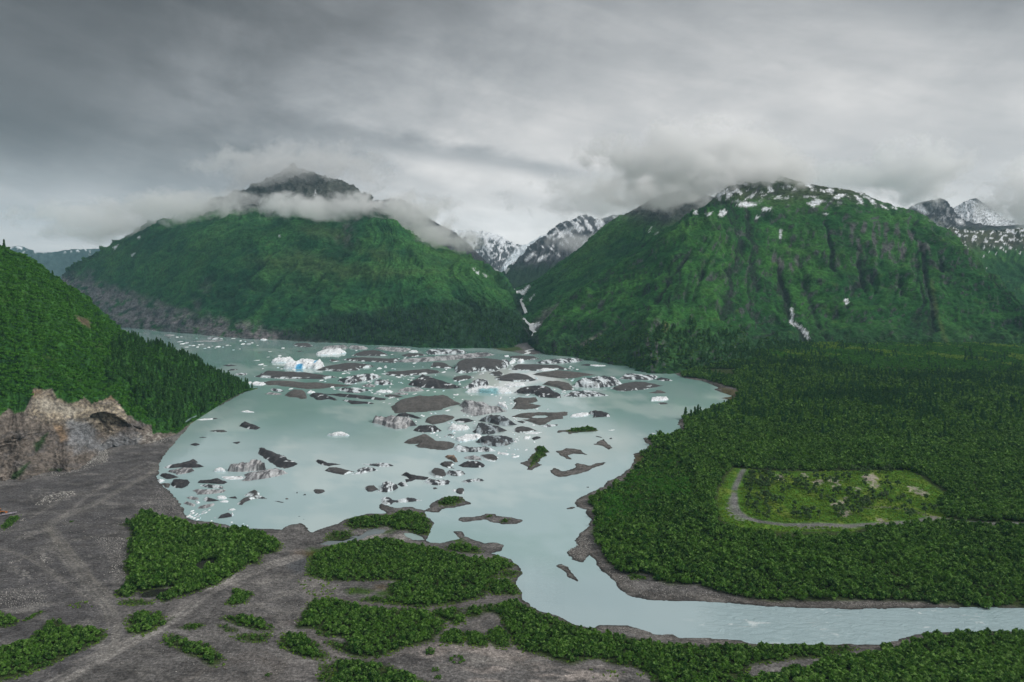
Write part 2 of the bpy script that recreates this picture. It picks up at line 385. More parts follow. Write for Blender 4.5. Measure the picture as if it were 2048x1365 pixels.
def paint_right(v, px, py, s, t, n, gl, sd):
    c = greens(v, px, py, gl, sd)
    j = fbm(px * .05, py * .05, 3, 4) * 9
    c = mixc(c, (.03, .065, .03), sst(py + j, 630, 690) * .55)
    hi = sst(-(py + j * 1.6), -418, -385)
    c = mixc(c, (.075, .07, .05), hi * .7)
    nz = fbm(px * .09, py * .035, 9, 4); steep = sst(-n[:, 2], -.62, -.42)
    c = mixc(c, (.085, .085, .09), steep * sst(nz, -.1, .25) * .85)
    c = mixc(c, (.12, .115, .118), polys(px, py, '1285,655 1315,640 1330,680 1318,735 1300,738 1282,700|1690,450 1735,440 1850,470 1880,500 1840,525 1760,520 1700,495|1535,510 1570,500 1600,520 1590,545 1545,535', 9, j) * sst(nz, -.02, .22) * .9)
    c = mixc(c, (.026, .032, .030), sst(-gl, .16, .36) * sst(t, .2, .4) * .75)  # dark gully rock, doubling as painted shade
    c = mixc(c, (.12, .15, .05), polys(px, py, '1858,560 1864,560 1880,640 1900,690 1890,690 1870,630', 4, j * .3) * .5)
    c = mixc(c, (.24, .16, .09), polys(px, py, '1590,690 1605,688 1612,700 1640,706 1620,708 1600,700|1330,645 1338,650 1330,665', 3, j * .3) * .7)
    c = mixc(c, (.20, .18, .17), polys(px, py, '1160,690 1200,665 1215,655 1200,672 1165,695', 2, j * .2) * .7)
    sn = polys(px, py, SN_R, .8, fbm(px * .3, py * .3, 5, 3) * 2.6)
    sn = np.maximum(sn, hi * sst(fbm(px * .06, py * .10, 19, 5, .6) - gl * .25, .17, .24) * .9)
    return mixc(c, SNOW, sn)
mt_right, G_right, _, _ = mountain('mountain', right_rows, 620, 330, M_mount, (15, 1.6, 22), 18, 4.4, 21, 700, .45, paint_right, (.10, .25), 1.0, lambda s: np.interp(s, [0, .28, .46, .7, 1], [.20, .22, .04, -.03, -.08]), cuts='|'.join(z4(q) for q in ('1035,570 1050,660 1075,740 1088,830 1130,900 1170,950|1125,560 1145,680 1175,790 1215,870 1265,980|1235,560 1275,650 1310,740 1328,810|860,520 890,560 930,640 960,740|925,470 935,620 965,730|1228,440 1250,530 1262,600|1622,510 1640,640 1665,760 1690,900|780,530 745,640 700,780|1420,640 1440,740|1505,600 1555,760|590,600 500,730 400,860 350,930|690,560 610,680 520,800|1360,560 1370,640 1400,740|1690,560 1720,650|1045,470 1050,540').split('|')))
# --- dark ridge behind it
base = contour('1028,577,4200 1038,589,3800 1046,601,3450 1050,619,3100 1052,641,2750 1062,659,2550 1072,676,2420 1090,690,2400 1200,690,2500 1300,660,2700')
crest = contour('1036,574,4150 1075,557,3950 1110,534,3850 1160,495,3750 1215,448,3650 1270,420,3600 1325,388,3560 1380,382,3560 1450,400,3600 1520,420,3600')
rows = [base, between(base, crest, np.full((10, 1), .5), np.full(10, .45)), crest]
def paint_ridge(v, px, py, s, t, n, gl, sd):
    c = greens(v, px, py, gl, sd)
    j = fbm(px * .05, py * .05, 3, 4) * 16
    rk = sst(px - 1.2 * (py - 400) + j, 1150, 1290) * sst(-(py + j), -470, -430)
    c = mixc(c, (.065, .062, .070), np.maximum(rk, sst(-(py + j), -445, -415)) * .9)
    c = mixc(c, (.15, .145, .14), polys(px, py, '1062,655 1085,625 1110,612 1130,605 1105,640 1080,660 1066,672', 6, j * .4) * .75)
    sn = polys(px, py, '1036,583 1046,580 1058,570 1060,573 1048,590 1038,601 1032,602|1060,598 1070,588 1060,602|1062,651 1078,645 1080,650 1066,660|1298,462 1302,455 1300,464|1302,480 1310,470 1316,464 1306,476', 1.0, fbm(px * .3, py * .3, 5, 3) * 1.6)
    return mixc(c, SNOW, sn)
mountain('mountain', rows, 300, 220, M_mount, (16, .8, 34), 14, 4, 33, 700, .45, paint_ridge, (.03, .15))
# --- snowy peak up the valley, right side
base = contour('1000,557,5200 1010,566,5000 1020,573,4700 1030,579,4500 1050,586,4400 1090,581,4400 1150,560,4500 1250,520,4700')
crest = contour('1003,551,5300 1050,509,5700 1095,468,5900 1118,447,6000 1145,441,6000 1165,430,6000 1200,438,6000 1260,420,6000')
rows = [base, between(base, crest, np.full((8, 1), .5), np.full(8, .47)), crest]
def paint_far(v, px, py, s, t, n, gl, sd):
    j = fbm(px * .09, py * .09, 3, 5) * 14
    c = np.tile(np.array((.085, .088, .10)), (len(v), 1)) * (1 + .35 * fbm(px * .2, py * .2, 6, 4))[:, None]
    c = mixc(c, (.035, .075, .035), sst(py + j, 520, 545) * .9)
    sn = sst(fbm((px + py) * .022, (px - py) * .085, 71, 4, .5) + .004 * (470 - py), .14, .20) * sst(-py, -530, -490)
    sn = np.maximum(sn, polys(px, py, '1048,522 1060,508 1072,504 1068,512 1052,524|1071,520 1085,512 1098,508 1090,518 1078,524|1095,476 1110,462 1116,464 1100,480|1105,480 1125,462 1150,452 1148,458 1125,474', 1.2, j * .15))
    return mixc(c, SNOW, sn)
mountain('mountain', rows, 200, 130, M_mount, (11, 1.4, 60), 22, 8, 45, 900, .5, paint_far, (.03, .2), 1.8)
# --- snow mountain and small glacier closing the valley
base = contour('860,560,6600 900,560,6500 950,562,6300 990,562,6000 1010,560,5900 1040,545,6000 1080,530,6500 1140,520,7000')
crest = contour('860,448,8200 905,460,8200 945,461,8200 980,467,8200 1012,479,8100 1040,490,8000 1080,476,8600 1140,450,9000')
rows = [base, between(base, crest, np.full((8, 1), .5), np.full(8, .5)), crest]
def paint_back(v, px, py, s, t, n, gl, sd):
    c = np.tile(np.array((.10, .105, .115)), (len(v), 1)) * (1 + .4 * fbm(px * .2, py * .2, 6, 4))[:, None]
    w = ridged(px * .055 + py * .03, py * .06 - px * .02, 77, 4, .6)
    sn = sst(w + .008 * (505 - py), .43, .54)
    sn = np.maximum(sn, sst(-(py - (470 + (px - 930) * .10)) + fbm(px * .2, py * .2, 4, 3) * 4, -6, 0))
    gla = polys(px, py, '1046,488 1060,480 1150,440 1150,500 1050,510 1030,525 1012,540 1002,548 1000,540 1015,518 1030,502', 2)
    c = mixc(c, SNOW, sn)
    c = mixc(c, (.72, .78, .83), gla)
    return mixc(c, (.45, .58, .66), gla * sst(fbm(px * .3, py * .5, 8, 3), .0, .3) * sst(py, 500, 515) * .6)
mountain('mountain', rows, 200, 120, M_mount, (10, 1.4, 70), 25, 8, 57, 1200, .4, paint_back, (.03, .2), 2.2)
# --- ridge between the left mountain and the valley head
base = contour('700,600,4000 760,600,4000 800,600,4000 850,600,4100 900,600,4200 950,590,4300 1000,575,4500')
crest = contour('700,410,4700 775,398,4700 815,405,4700 862,441,4800 912,467,4900 955,505,4900 1003,552,4800')
rows = [base, between(base, crest, np.full((7, 1), .5), np.full(7, .5)), crest]
def paint_bridge(v, px, py, s, t, n, gl, sd):
    j = fbm(px * .09, py * .09, 3, 5) * 14
    c = np.tile(np.array((.07, .068, .075)), (len(v), 1)) * (1 + .4 * fbm(px * .2, py * .2, 6, 4))[:, None]
    c = mixc(c, (.04, .06, .045), sst(py + j, 510, 545) * .7)
    sn = sst(fbm(px * .07 + py * .05, py * .10, 81, 4, .6), .16, .22) * sst(-(py - (px - 790) * .5), -432, -415) * sst(-px, -850, -830)
    sn = np.maximum(sn, polys(px, py, '990,520 998,540 1003,552 996,548 985,530', 2))
    return mixc(c, SNOW, sn)
mountain('mountain', rows, 160, 110, M_mount, (9, 1.2, 45), 18, 6, 63, 700, .5, paint_bridge, (.03, .2), 1.5)
# --- left mountain
base = contour('40,640 120,646 200,652 290,659 380,668 460,675 540,680 620,684 700,688 780,692 850,695 920,697 980,697 1020,695 1045,691 1058,676,2450 1060,666,2520')
shou = contour('110,585,3900 150,546,3950 210,511,3850 285,466,3650 370,455,3400 450,449,3250 530,446,3150 610,443,3080 690,440,3030 750,438,3000 778,438,3000 824,479,2900 880,512,2850 950,541,2750 1000,586,2700 1036,621,2800 1050,641,2850')
crest = contour('122,550,4000 160,522,4000 215,492,3950 290,452,4000 380,420,4000 450,390,3950 518,364,3900 578,333,3850 640,347,3800 716,381,3700 768,424,3600 815,471,3300 885,496,3200 947,518,3300 1001,553,3800 1032,581,3900 1045,606,3500')
rows = [base, between(base, shou, np.full((17, 1), .42), np.full(17, .36)), shou, crest]
left_rows = rows
def paint_left(v, px, py, s, t, n, gl, sd):
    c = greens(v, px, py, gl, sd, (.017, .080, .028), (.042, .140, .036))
    j = fbm(px * .04, py * .04, 3, 4) * 14
    nz = fbm(px * .06 + py * .05, py * .05 - px * .02, 14, 5, .6)
    hi = sst(-(py + j), -432, -412)
    c = mixc(c, (.085, .084, .082), hi * .9)
    # bare slopes above the left arm of the lake
    band = sst(py + j * 1.3 - np.interp(px, [100, 200, 330, 430, 560, 660, 720], [538, 564, 610, 636, 660, 680, 706]), -10, 14)
    c = mixc(c, np.array((.20, .180, .188)), band * sst(nz, -.38, .05) * .95)
    c = mixc(c, (.05, .05, .056), band * sst(fbm((px + py) * .12, (px - py) * .03, 25, 4), .08, .3) * .7)
    c = mixc(c, (.11, .105, .105), polys(px, py, '680,445 705,448 712,480 690,490 672,480|410,560 425,560 400,610 385,615|160,545 190,540 185,580 165,575', 10, j * .7) * sst(nz, -.2, .2) * .7)
    c = mixc(c, (.020, .040, .024), polys(px, py, '540,690 620,640 700,625 830,610 960,600 1040,620 1062,690 980,700', 14, j * 1.3) * .75)
    c = mixc(c, (.085, .13, .04), polys(px, py, '590,455 640,448 700,470 690,480 620,475|700,495 780,500 800,515 760,520|480,520 600,500 700,530 850,545 870,540 760,560 600,545', 12, j) * .45)
    c = mixc(c, (.10, .10, .085), polys(px, py, '1030,592 1034,590 1050,640 1064,676 1055,690 1045,690 1050,665', 3, j * .2) * .5)
    sn = polys(px, py, '944,537 950,537 948,541|952,545 958,543 957,549|966,548 976,552 972,554|226,495 236,490 230,500|262,509 268,507 264,512|275,476 280,472 278,478|628,392 631,382 633,388|560,470 562,474 558,474', .8, fbm(px * .3, py * .3, 5, 3) * 1.2)
    return mixc(c, SNOW, sn)
mt_left, G_left, _, _ = mountain('mountain', rows, 560, 300, M_mount, (12, 1.7, 20), 16, 3.8, 27, 800, .5, paint_left, (.08, .2), 1.0, lambda s: np.interp(s, [0, .5, .95, 1], [.34, .26, -.08, -.10]), '590,452 526,533 440,600|640,470 560,560 480,640|520,470 450,530 380,590|700,490 640,560 560,640|430,470 370,530 310,590|860,545 790,600 740,650|880,560 930,610 980,650|780,450 830,520 860,545', crag=60)
# --- blue ridge far beyond the left arm
base = contour('-120,597,8000 0,597,8000 100,597,8000 200,597,8000 320,597,8000 450,597,8000')
crest = contour('-200,570,9000 10,496,9500 80,506,9500 150,498,9500 215,494,9500 320,450,9500')
base = base[:6]
rows = [base, between(base, crest, np.full((6, 1), .5), np.full(6, .5)), crest]
def paint_blue(v, px, py, s, t, n, gl, sd):
    c = np.tile(np.array((.045, .07, .06)), (len(v), 1)) * (1 + .5 * fbm(px * .1, py * .1, 6, 4))[:, None]
    return mixc(c, SNOW, sst(fbm(px * .12, py * .12, 4, 4), .2, .26) * sst(-py, -512, -500))
mountain('mountain', rows, 120, 60, M_mount, (9, 1.2, 60), 25, 6, 69, 900, .4, paint_blue, (.03, .2), 2.5)
# --- green slope and snow peaks beyond the right mountain
base = contour('1780,640,2700 1880,645,2700 1960,650,2700 2040,652,2700 2140,652,2700 2300,652,2700')
crest = contour('1780,470,3900 1880,455,3800 1940,462,3800 2010,458,3900 2080,455,3900 2300,430,3900')
rows = [base, between(base, crest, np.full((6, 1), .5), np.full(6, .42)), crest]
def paint_fr(v, px, py, s, t, n, gl, sd):
    c = greens(v, px, py, gl, sd)
    j = fbm(px * .07, py * .07, 3, 4) * 12
    c = mixc(c, (.10, .085, .07), sst(-(py + j), -510, -485) * .75)
    c = mixc(c, SNOW, sst(fbm(px * .09, py * .12, 91, 4, .6) + .006 * (480 - py), .17, .22))
    return c
mountain('mountain', rows, 220, 140, M_mount, (10, 1.0, 36), 16, 4, 75, 700, .4, paint_fr, (.03, .15), 1.3)
base = contour('1800,500,4300 1840,500,4300 1870,500,4300 1900,500,4300 1930,500,4300 1960,500,4400 2000,500,4400 2100,500,4400')
crest = contour('1806,424,4900 1838,408,4900 1866,400,4800 1888,399,4800 1908,424,4800 1926,440,4900 2000,455,4900 2100,440,4900')
rows = [base, between(base, crest, np.full((8, 1), .5), np.full(8, .45)), crest]
def paint_pk(v, px, py, s, t, n, gl, sd):
    c = np.tile(np.array((.06, .06, .068)), (len(v), 1)) * (1 + .4 * fbm(px * .2, py * .2, 6, 4))[:, None]
    c = mixc(c, (.05, .075, .04), sst(py + fbm(px * .1, py * .1, 2, 3) * 12, 448, 470) * .8)
    sn = np.maximum(sst(fbm(px * .10, py * .10, 95, 4, .6), .1, .16), polys(px, py, '1822,412 1842,408 1858,428 1850,430', 3)) * sst(-abs(px - 1885), -38, -26) * .3 + polys(px, py, '1822,412 1842,408 1858,428 1850,430|1910,438 1925,440 1930,452 1915,446', 2)
    return mixc(c, SNOW, np.clip(sn, 0, 1))
mountain('mountain', rows, 140, 90, M_mount, (8, 1.4, 50), 20, 7, 83, 700, .5, paint_pk, (.03, .2), 1.6)
base = contour('1860,520,5200 1900,520,5200 1930,520,5200 1960,520,5200 1990,520,5200 2030,520,5200 2100,520,5200')
crest = contour('1880,430,6200 1915,412,6200 1935,402,6200 1952,397,6200 1978,413,6200 2020,440,6200 2100,440,6200')
rows = [base, between(base, crest, np.full((7, 1), .5), np.full(7, .5)), crest]
def paint_sp(v, px, py, s, t, n, gl, sd):
    c = np.tile(np.array(SNOW), (len(v), 1))
    rk = sst(ridged(px * .1, py * .12, 97, 3), .52, .62) * .8
    rk = np.maximum(rk, polys(px, py, '1938,396 1955,394 1990,416 1985,422 1965,410 1945,402', 2, fbm(px * .3, py * .3, 2, 3) * 4))
    rk = np.maximum(rk, sst(py + fbm(px * .15, py * .15, 2, 4) * 22, 448, 468))
    return mixc(c, (.05, .05, .056), rk)
mountain('mountain', rows, 140, 90, M_mount, (8, 1.4, 50), 16, 7, 87, 900, .5, paint_sp, (.03, .2), 1.8)
# --- wooded hill at the left with the quarried cliff at its foot
base = contour('-420,1070 -200,1020 -80,985 0,966 45,964 105,947 154,945 215,901 242,896 297,891 330,879 352,870 385,846 420,823 455,801 490,784 515,778')
ctop = contour('-420,905,640 -200,870,700 -80,848,740 0,828,785 46,812,805 85,800,830 136,797,860 180,797,888 222,803,910 255,826,930 305,855,955 340,857,985 380,836,1085 418,817,1150 453,796,1258 490,781,1345 512,776.6,1380')
crest = contour('-420,380,900 -200,430,1010 -80,462,1085 0,494,1140 70,522,1170 125,556,1190 190,610,1210 240,655,1220 285,682,1225 330,700,1225 370,720,1225 400,737,1230 430,754,1240 455,770,1270 478,783,1310 497,781,1350 513,776.4,1385')
def hill_rows():
    return [base, between(base, ctop, np.full((17, 1), .62), np.full(17, .42)), ctop, between(ctop, crest, np.full((17, 1), .5), np.full(17, .56)), crest]
HB, HT = ppoly('-420,905 -200,870 -80,848 0,832 20,817 29,826 48,826 64,793 66,778 105,780 114,797 136,806 158,804 167,793 182,806 204,802 222,791 240,808 253,830 275,841 303,852 305,865 325,868 352,868 385,845 515,777').T
def cliff_line(px): return np.interp(px, HB, HT)
g, s, t, bm = loft(hill_rows(), 460, 420, 350, .35)
n = normals(g); X, Y, Z = g[..., 0], g[..., 1], g[..., 2]
fade = sst(Z, 2, 25)
cl = sst(t, .02, .08) * sst(-t, -.50, -.42) * sst(-s, -.62, -.5)
hh = fbm(X * .01, (Y + Z) * .01, 101, 5, .55) * 14 * fade * (1 - .75 * cl) + fbm(X * .06, (Y + Z) * .06, 103, 3) * 2.2 * fade
gl = ridged(s * 26 + fbm(X * .01, Z * .01, 8, 3) * .6, t * 5, 107, 3, .55)
hh = hh + (gl - .45) * (3.0 * cl + 4.5 * fade * (1 - cl)) + (ridged(X * .03 + Z * .02, Z * .07 + X * .01, 109, 5, .65) - .45) * 8 * cl
g = g + n * hh[..., None]
v = g.reshape(-1, 3); px, py = proj(v); n2 = normals(g).reshape(-1, 3)
jit = fbm(px * .06, py * .06, 3, 4) * 14
above = sst(cliff_line(px) - py + jit * .5, -2, 3)
nz = fbm(px * .02, py * .05, 17, 5, .6); nf = fbm(px * .15, py * .22, 18, 4, .6)
c = np.tile(np.array((.175, .150, .130)), (len(v), 1))
c = mixc(c, (.10, .094, .095), sst(nz, -.05, .3) * .7)
tan = polys(px, py, '60,778 110,785 170,795 240,800 258,835 225,870 190,850 120,850 60,830', 14, jit)
c = mixc(c, np.array((.335, .285, .21)), tan * sst(nf + .3, -.1, .5) * .85)
c = c * (1 + .28 * np.sin(v[:, 2] * .42 + v[:, 0] * .05 + 5 * nz) * tan)[:, None]
c = mixc(c, (.40, .37, .315), polys(px, py, '64,800 90,795 165,820 140,830 80,820', 6, jit * .5) * .6)
c = mixc(c, (.21, .22, .235), polys(px, py, '130,840 180,840 190,885 240,870 280,875 280,895 200,905 140,900', 10, jit) * .75)
c = mixc(c, (.22, .15, .09), polys(px, py, '108,850 128,850 135,880 120,885|60,780 82,778 80,790 66,790|200,785 225,785 228,800 205,800', 4, jit * .5) * .7)
c = mixc(c, (.30, .28, .25), polys(px, py, '270,870 300,862 335,872 320,888 285,892', 5, jit * .5) * sst(nf, .0, .25))
c = c * (1 + .55 * nf)[:, None]
c = mixc(c, (.012, .011, .012), polys(px, py, '187,812 191,814 203,836 214,847 230,861 226,866 212,857 199,843|36,870 42,872 42,895 38,892|176,848 184,846 186,860', 1.2, nf * 2 - .8) * .75)  # crevice shade painted near black into the cliff colour, not carved
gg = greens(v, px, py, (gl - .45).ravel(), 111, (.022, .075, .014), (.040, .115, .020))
gg = mixc(gg, (.15, .10, .075), polys(px, py, '150,632 180,640 182,655 160,648', 5, jit * .5) * .8)
c = c * (1 - above[:, None]) + gg * above[:, None]
gv = polys(px, py, '68,885 78,880 96,865 92,875 80,900 70,908|25,945 60,925 45,950 20,965|95,940 125,938 120,945', 2.5, jit * .3)
c = mixc(c, (.02, .05, .015), gv * .9)
hill = mesh('hill', v, grid_faces(g.shape[1], g.shape[0]), M_hill, np.clip(c, .004, 1)); tag(hill, kind='structure')
G_hill = g
# ------------------------------------------------------------------ valley floor: shores, bars, islands, gravel works
LAND = [
 '2500,1262 2500,1800 -900,1800 -900,1050 -300,1030 0,955 240,885 360,850 440,812 495,781 511,776 480,785 445,805 415,825 395,838 380,848 368,865 355,880 340,897 325,915 316,935 318,945 312,955 325,972 345,990 362,1010 370,1030 380,1040 430,1045 480,1057 520,1058 563,1059 580,1050 600,1047 613,1054 622,1066 645,1058 672,1049 690,1040 735,1028 772,1027 757,1012 764,1008 775,1012 791,1017 820,1014 845,1020 866,1047 860,1065 852,1079 858,1086 878,1087 899,1083 921,1078 908,1064 931,1063 926,1072 947,1080 969,1087 993,1086 1006,1091 1004,1102 980,1107 1001,1113 1020,1119 1034,1131 1047,1148 1036,1158 1031,1166 1043,1185 1043,1200 1073,1220 1123,1236 1150,1250 1190,1258 1200,1250 1255,1252 1300,1264 1310,1270 1345,1270 1360,1277 1420,1277 1470,1280 1500,1287 1550,1289 1720,1290 1760,1290 1800,1279 1850,1266 2048,1263',
 '1330,740 1370,757 1410,763 1448,776 1430,779 1470,794 1440,796 1472,804 1440,815 1400,828 1365,835 1355,845 1362,858 1345,868 1320,873 1285,876 1298,890 1295,900 1268,908 1270,920 1262,935 1240,952 1220,964 1232,956 1218,962 1205,974 1190,982 1165,994 1148,1003 1155,1014 1175,1020 1172,1030 1185,1040 1178,1052 1160,1068 1150,1082 1158,1092 1142,1098 1135,1106 1145,1120 1165,1125 1178,1108 1190,1120 1200,1140 1225,1160 1242,1180 1265,1195 1310,1202 1400,1203 1450,1206 1510,1211 1600,1216 1700,1219 1800,1217 1930,1215 2048,1216 2600,1220 2600,690 1350,690',
 '960,696 986,697 1000,701 1012,703 1025,704 1044,708 1068,709 1088,707 1096,709 1109,711 1180,718 1180,680 960,680',
 '1107,865 1121,861 1135,860 1153,856 1172,854 1188,855 1194,860 1197,862 1186,864 1164,865 1147,866 1141,869 1134,869 1138,866 1129,864 1117,866',
 '1068,897 1076,892 1088,895 1094,900 1101,904 1090,906 1094,913 1082,916 1076,926 1082,931 1070,937 1063,941 1053,939 1056,935 1047,929 1035,927 1054,923 1061,913 1071,906',
 '1111,903 1124,901 1131,896 1147,898 1162,900 1165,905 1178,911 1164,909 1147,908 1135,911 1144,920 1135,918 1121,912',
 '1186,891 1196,884 1207,878 1213,885 1224,897 1217,900 1205,892',
 '1100,946 1107,937 1114,938 1123,943 1141,940 1150,935 1153,926 1170,929 1174,933 1193,927 1211,925 1210,929 1189,935 1172,944 1147,950 1121,955 1109,950',
 '845,1023 859,1016 862,1006 879,999 889,994 909,992 923,994 927,998 941,1009 924,1012 912,1015 886,1018 877,1025 856,1024',
 '915,1041 923,1035 961,1033 972,1028 990,1029 996,1034 1023,1035 1047,1042 1031,1048 1006,1050 969,1040 945,1042 926,1045',
 '1115,1132 1123,1127 1135,1134 1146,1150 1156,1163 1139,1156 1125,1142',
 '1130,1019 1142,1014 1156,1014 1142,1019 1133,1020',
]
HOLES = ['641,1089 658,1082 688,1082 704,1073 722,1071 733,1063 749,1058 773,1060 765,1067 738,1072 722,1079 690,1085 663,1090',
         '808,1067 830,1067 845,1074 848,1080 825,1080 812,1073', '388,1126 410,1120 436,1122 440,1136 415,1144 392,1145', '284,1188 310,1180 345,1177 346,1184 300,1195 284,1194']
VEG = {  # thickets standing on the flat ground, outlines of their feet
 'on the grassy point beside the lake outlet': '691,1054 700,1043 738,1036 776,1036 792,1028 819,1026 840,1030 855,1040 864,1055 856,1071 840,1070 813,1062 792,1061 773,1054 738,1058 706,1060',
 'beside the grey pools behind the point': '652,1079 665,1068 700,1064 706,1070 700,1081 668,1084 653,1083',
 'filling the middle of the near bank, widest of the clumps': '622,1122 648,1104 663,1096 700,1087 749,1082 786,1080 819,1091 845,1094 867,1099 894,1108 926,1118 969,1123 990,1116 1012,1120 1029,1134 1007,1144 993,1156 990,1168 977,1179 972,1194 947,1206 923,1209 907,1213 840,1220 808,1218 781,1217 722,1203 733,1200 776,1203 778,1188 776,1178 800,1168 776,1166 716,1168 657,1166 616,1158 617,1138',
 'on the pointed bit of shore by the outlet': '993,1152 1007,1145 1031,1144 1041,1145 1028,1155 1007,1158',
 'on the square corner of the river bank': '977,1175 993,1165 1023,1162 1033,1175 1041,1187 1028,1193 985,1191 977,1185',
 'as a thin pair of strips on the gravel spit': '896,1098 913,1091 939,1093 962,1102 953,1109 939,1110 907,1108 893,1102',
 'forming the large clump below the bare gravel flat': '594,1262 604,1241 612,1220 625,1208 665,1204 700,1212 743,1220 792,1225 840,1225 859,1233 875,1244 890,1256 880,1272 867,1288 840,1296 808,1301 786,1312 749,1323 706,1320 679,1306 649,1290 657,1286 692,1293 696,1282 663,1280 639,1277 639,1266 612,1263',
 'rounded, between two forks of the dirt track': '864,1232 872,1223 907,1220 926,1227 929,1239 926,1252 910,1254 888,1247',
 'in the long belt along the near river bank': '929,1228 937,1219 980,1216 1006,1211 1020,1204 1041,1208 1060,1216 1076,1227 1123,1242 1164,1259 1205,1271 1264,1280 1322,1290 1400,1297 1536,1294 1700,1295 1706,1299 1690,1309 1645,1319 1591,1323 1560,1330 1500,1338 1440,1420 1320,1430 1308,1370 1293,1355 1264,1339 1226,1337 1202,1326 1176,1326 1146,1337 1117,1331 1088,1320 1047,1309 1025,1293 1012,1271 1006,1253 1004,1244 990,1232 969,1231 955,1240 940,1243',
 'as the first of three small round clumps by the track': '882,1281 891,1272 907,1266 923,1274 929,1289 921,1295 883,1291',
 'as the middle of three small round clumps by the track': '930,1274 939,1272 958,1272 972,1282 972,1295 961,1300 939,1295',
 'as the last of three small round clumps by the track': '977,1272 988,1267 1009,1269 1019,1285 1019,1300 993,1300 980,1289',
 'at the bottom edge under the dirt track': '665,1332 679,1325 711,1328 751,1332 778,1337 792,1347 818,1357 850,1370 850,1460 640,1460 660,1368 668,1348',
 'as a narrow strip at the bottom edge': '639,1338 657,1337 673,1350 682,1368 682,1380 640,1368 644,1349',
 'slanting beside the pale open gravel': '561,1299 566,1278 580,1273 609,1278 633,1294 649,1312 655,1323 641,1328 604,1320 577,1309',
 'around the dark pond on the left bank': '229,1195 253,1175 259,1162 248,1138 256,1116 256,1098 264,1074 261,1057 240,1055 264,1049 275,1035 302,1031 320,1042 360,1048 387,1057 441,1061 457,1068 494,1065 534,1076 556,1089 562,1101 548,1109 521,1114 518,1133 494,1133 467,1152 435,1173 403,1186 371,1195 328,1209 318,1200 321,1196 348,1190 346,1176 310,1179 282,1187 275,1184 267,1193 243,1198',
 'in a low crescent by the fork of the tracks': '240,1206 270,1201 303,1204 302,1211 264,1216 245,1213',
 'wedged between the fork and the pale track': '255,1250 261,1237 294,1229 318,1234 324,1241 330,1250 347,1241 328,1253 294,1272 270,1277 257,1264',
 'as a leaf shaped clump beside the pale track': '470,1187 494,1190 503,1197 489,1211 462,1217 454,1213 467,1201',
 'as the upper of two long low clumps on the gravel': '441,1242 457,1238 494,1239 516,1242 545,1262 542,1268 516,1267 481,1257',
 'as a thin low strip on the gravel': '433,1254 475,1265 473,1269 451,1267',
 'as the lower of two long low clumps on the gravel': '467,1281 483,1273 534,1274 540,1281 521,1292 489,1291',
 'in a ragged diagonal on the lower left gravel': '328,1286 342,1273 366,1281 382,1293 414,1294 427,1305 446,1323 441,1332 425,1342 409,1334 406,1323 387,1320 360,1307 334,1296',
 'as a small strip over the diagonal clump': '360,1261 376,1255 409,1252 409,1259 382,1265',
 'in the lower left corner': '0,1301 27,1295 53,1287 75,1274 91,1253 107,1246 123,1253 128,1262 160,1258 203,1268 213,1276 198,1291 171,1304 134,1320 88,1342 40,1360 -60,1382 -140,1330',
 'at the left edge of the gravel works': '-60,1218 0,1230 16,1238 35,1248 29,1256 11,1261 -60,1264',
 'as a ragged line behind the corner clump': '61,1237 78,1228 88,1229 70,1239 51,1248',
 'beside the parked trailer': '5,1058 16,1043 35,1038 37,1042 24,1053 11,1062',
 'on the long low island in the lake': '1136,861 1153,858 1172,857 1188,857 1193,861 1186,863 1164,864 1140,864',
 'on the hooked island in the lake': '1074,898 1084,895 1092,901 1098,904 1088,906 1090,912 1080,916 1074,924 1064,930 1066,922 1064,914 1074,906',
 'on the round island off the point': '878,1010 886,1000 900,996 915,996 924,1000 920,1006 905,1011 888,1013',
 'on a pair of tiny islands by the outlet': '1000,1044 1008,1040 1018,1041 1014,1046 1004,1046|973,1036 980,1032 984,1034 978,1037',
 'on the gravel bar across the river': '1256,1155 1266,1149 1278,1154 1290,1160 1286,1163 1262,1161',
}
RIGHT_VEG = '1340,738 1372,755 1412,761 1448,773 1474,781 1478,801 1444,814 1403,827 1368,837 1368,852 1378,862 1345,877 1302,882 1312,897 1285,907 1277,927 1270,942 1247,962 1207,987 1184,1002 1188,1017 1193,1042 1192,1077 1203,1102 1217,1127 1237,1142 1255,1150 1303,1152 1313,1167 1337,1174 1390,1174 1440,1187 1500,1200 1560,1205 1620,1203 1750,1203 1870,1208 1950,1215 2060,1216 2500,1218 2500,700 1350,700'
CLEAR = '1470,940 1560,947 1660,947 1720,945 1822,945 1850,964 1896,996 1872,1012 1890,1042 1740,1056 1700,1068 1560,1068 1480,1060 1446,1046 1436,1020 1440,985 1456,955'
ROAD_R = '1488,943 1482,952 1478,962 1470,978 1468,995 1470,1012 1476,1028 1490,1040 1520,1048 1570,1054 1640,1053 1700,1056 1760,1053 1830,1048 1870,1040 1900,1046 1960,1051 2060,1053 2300,1056'
CORNER = '1590,1352 1650,1336 1700,1321 1760,1306 1820,1290 1860,1277 1920,1272 2000,1270 2130,1274 2400,1500 1440,1500 1480,1368'
u = np.arange(-430, 2520, 3.1); w_ = np.concatenate([np.arange(640, 760, 1.5), np.arange(760, 1480, 2.3), np.arange(1480, 1800, 12)])
UU, VV = np.meshgrid(u, w_); gY = H * F / (VV - YH); gX = (UU - 1024) * gY / F
gx, gy, gu, gv_ = gX.ravel(), gY.ravel(), UU.ravel(), VV.ravel()
sdm = np.full(gx.shape, -60.0)
for q in LAND: sdm = np.maximum(sdm, poly_sd(gx, gy, gpoly(q)))
for q in HOLES: sdm = np.minimum(sdm, -poly_sd(gx, gy, gpoly(q)))
sdj = sdm + fbm(gx * .10, gy * .10, 201, 4, .6) * 3.2 * (gy / 700)
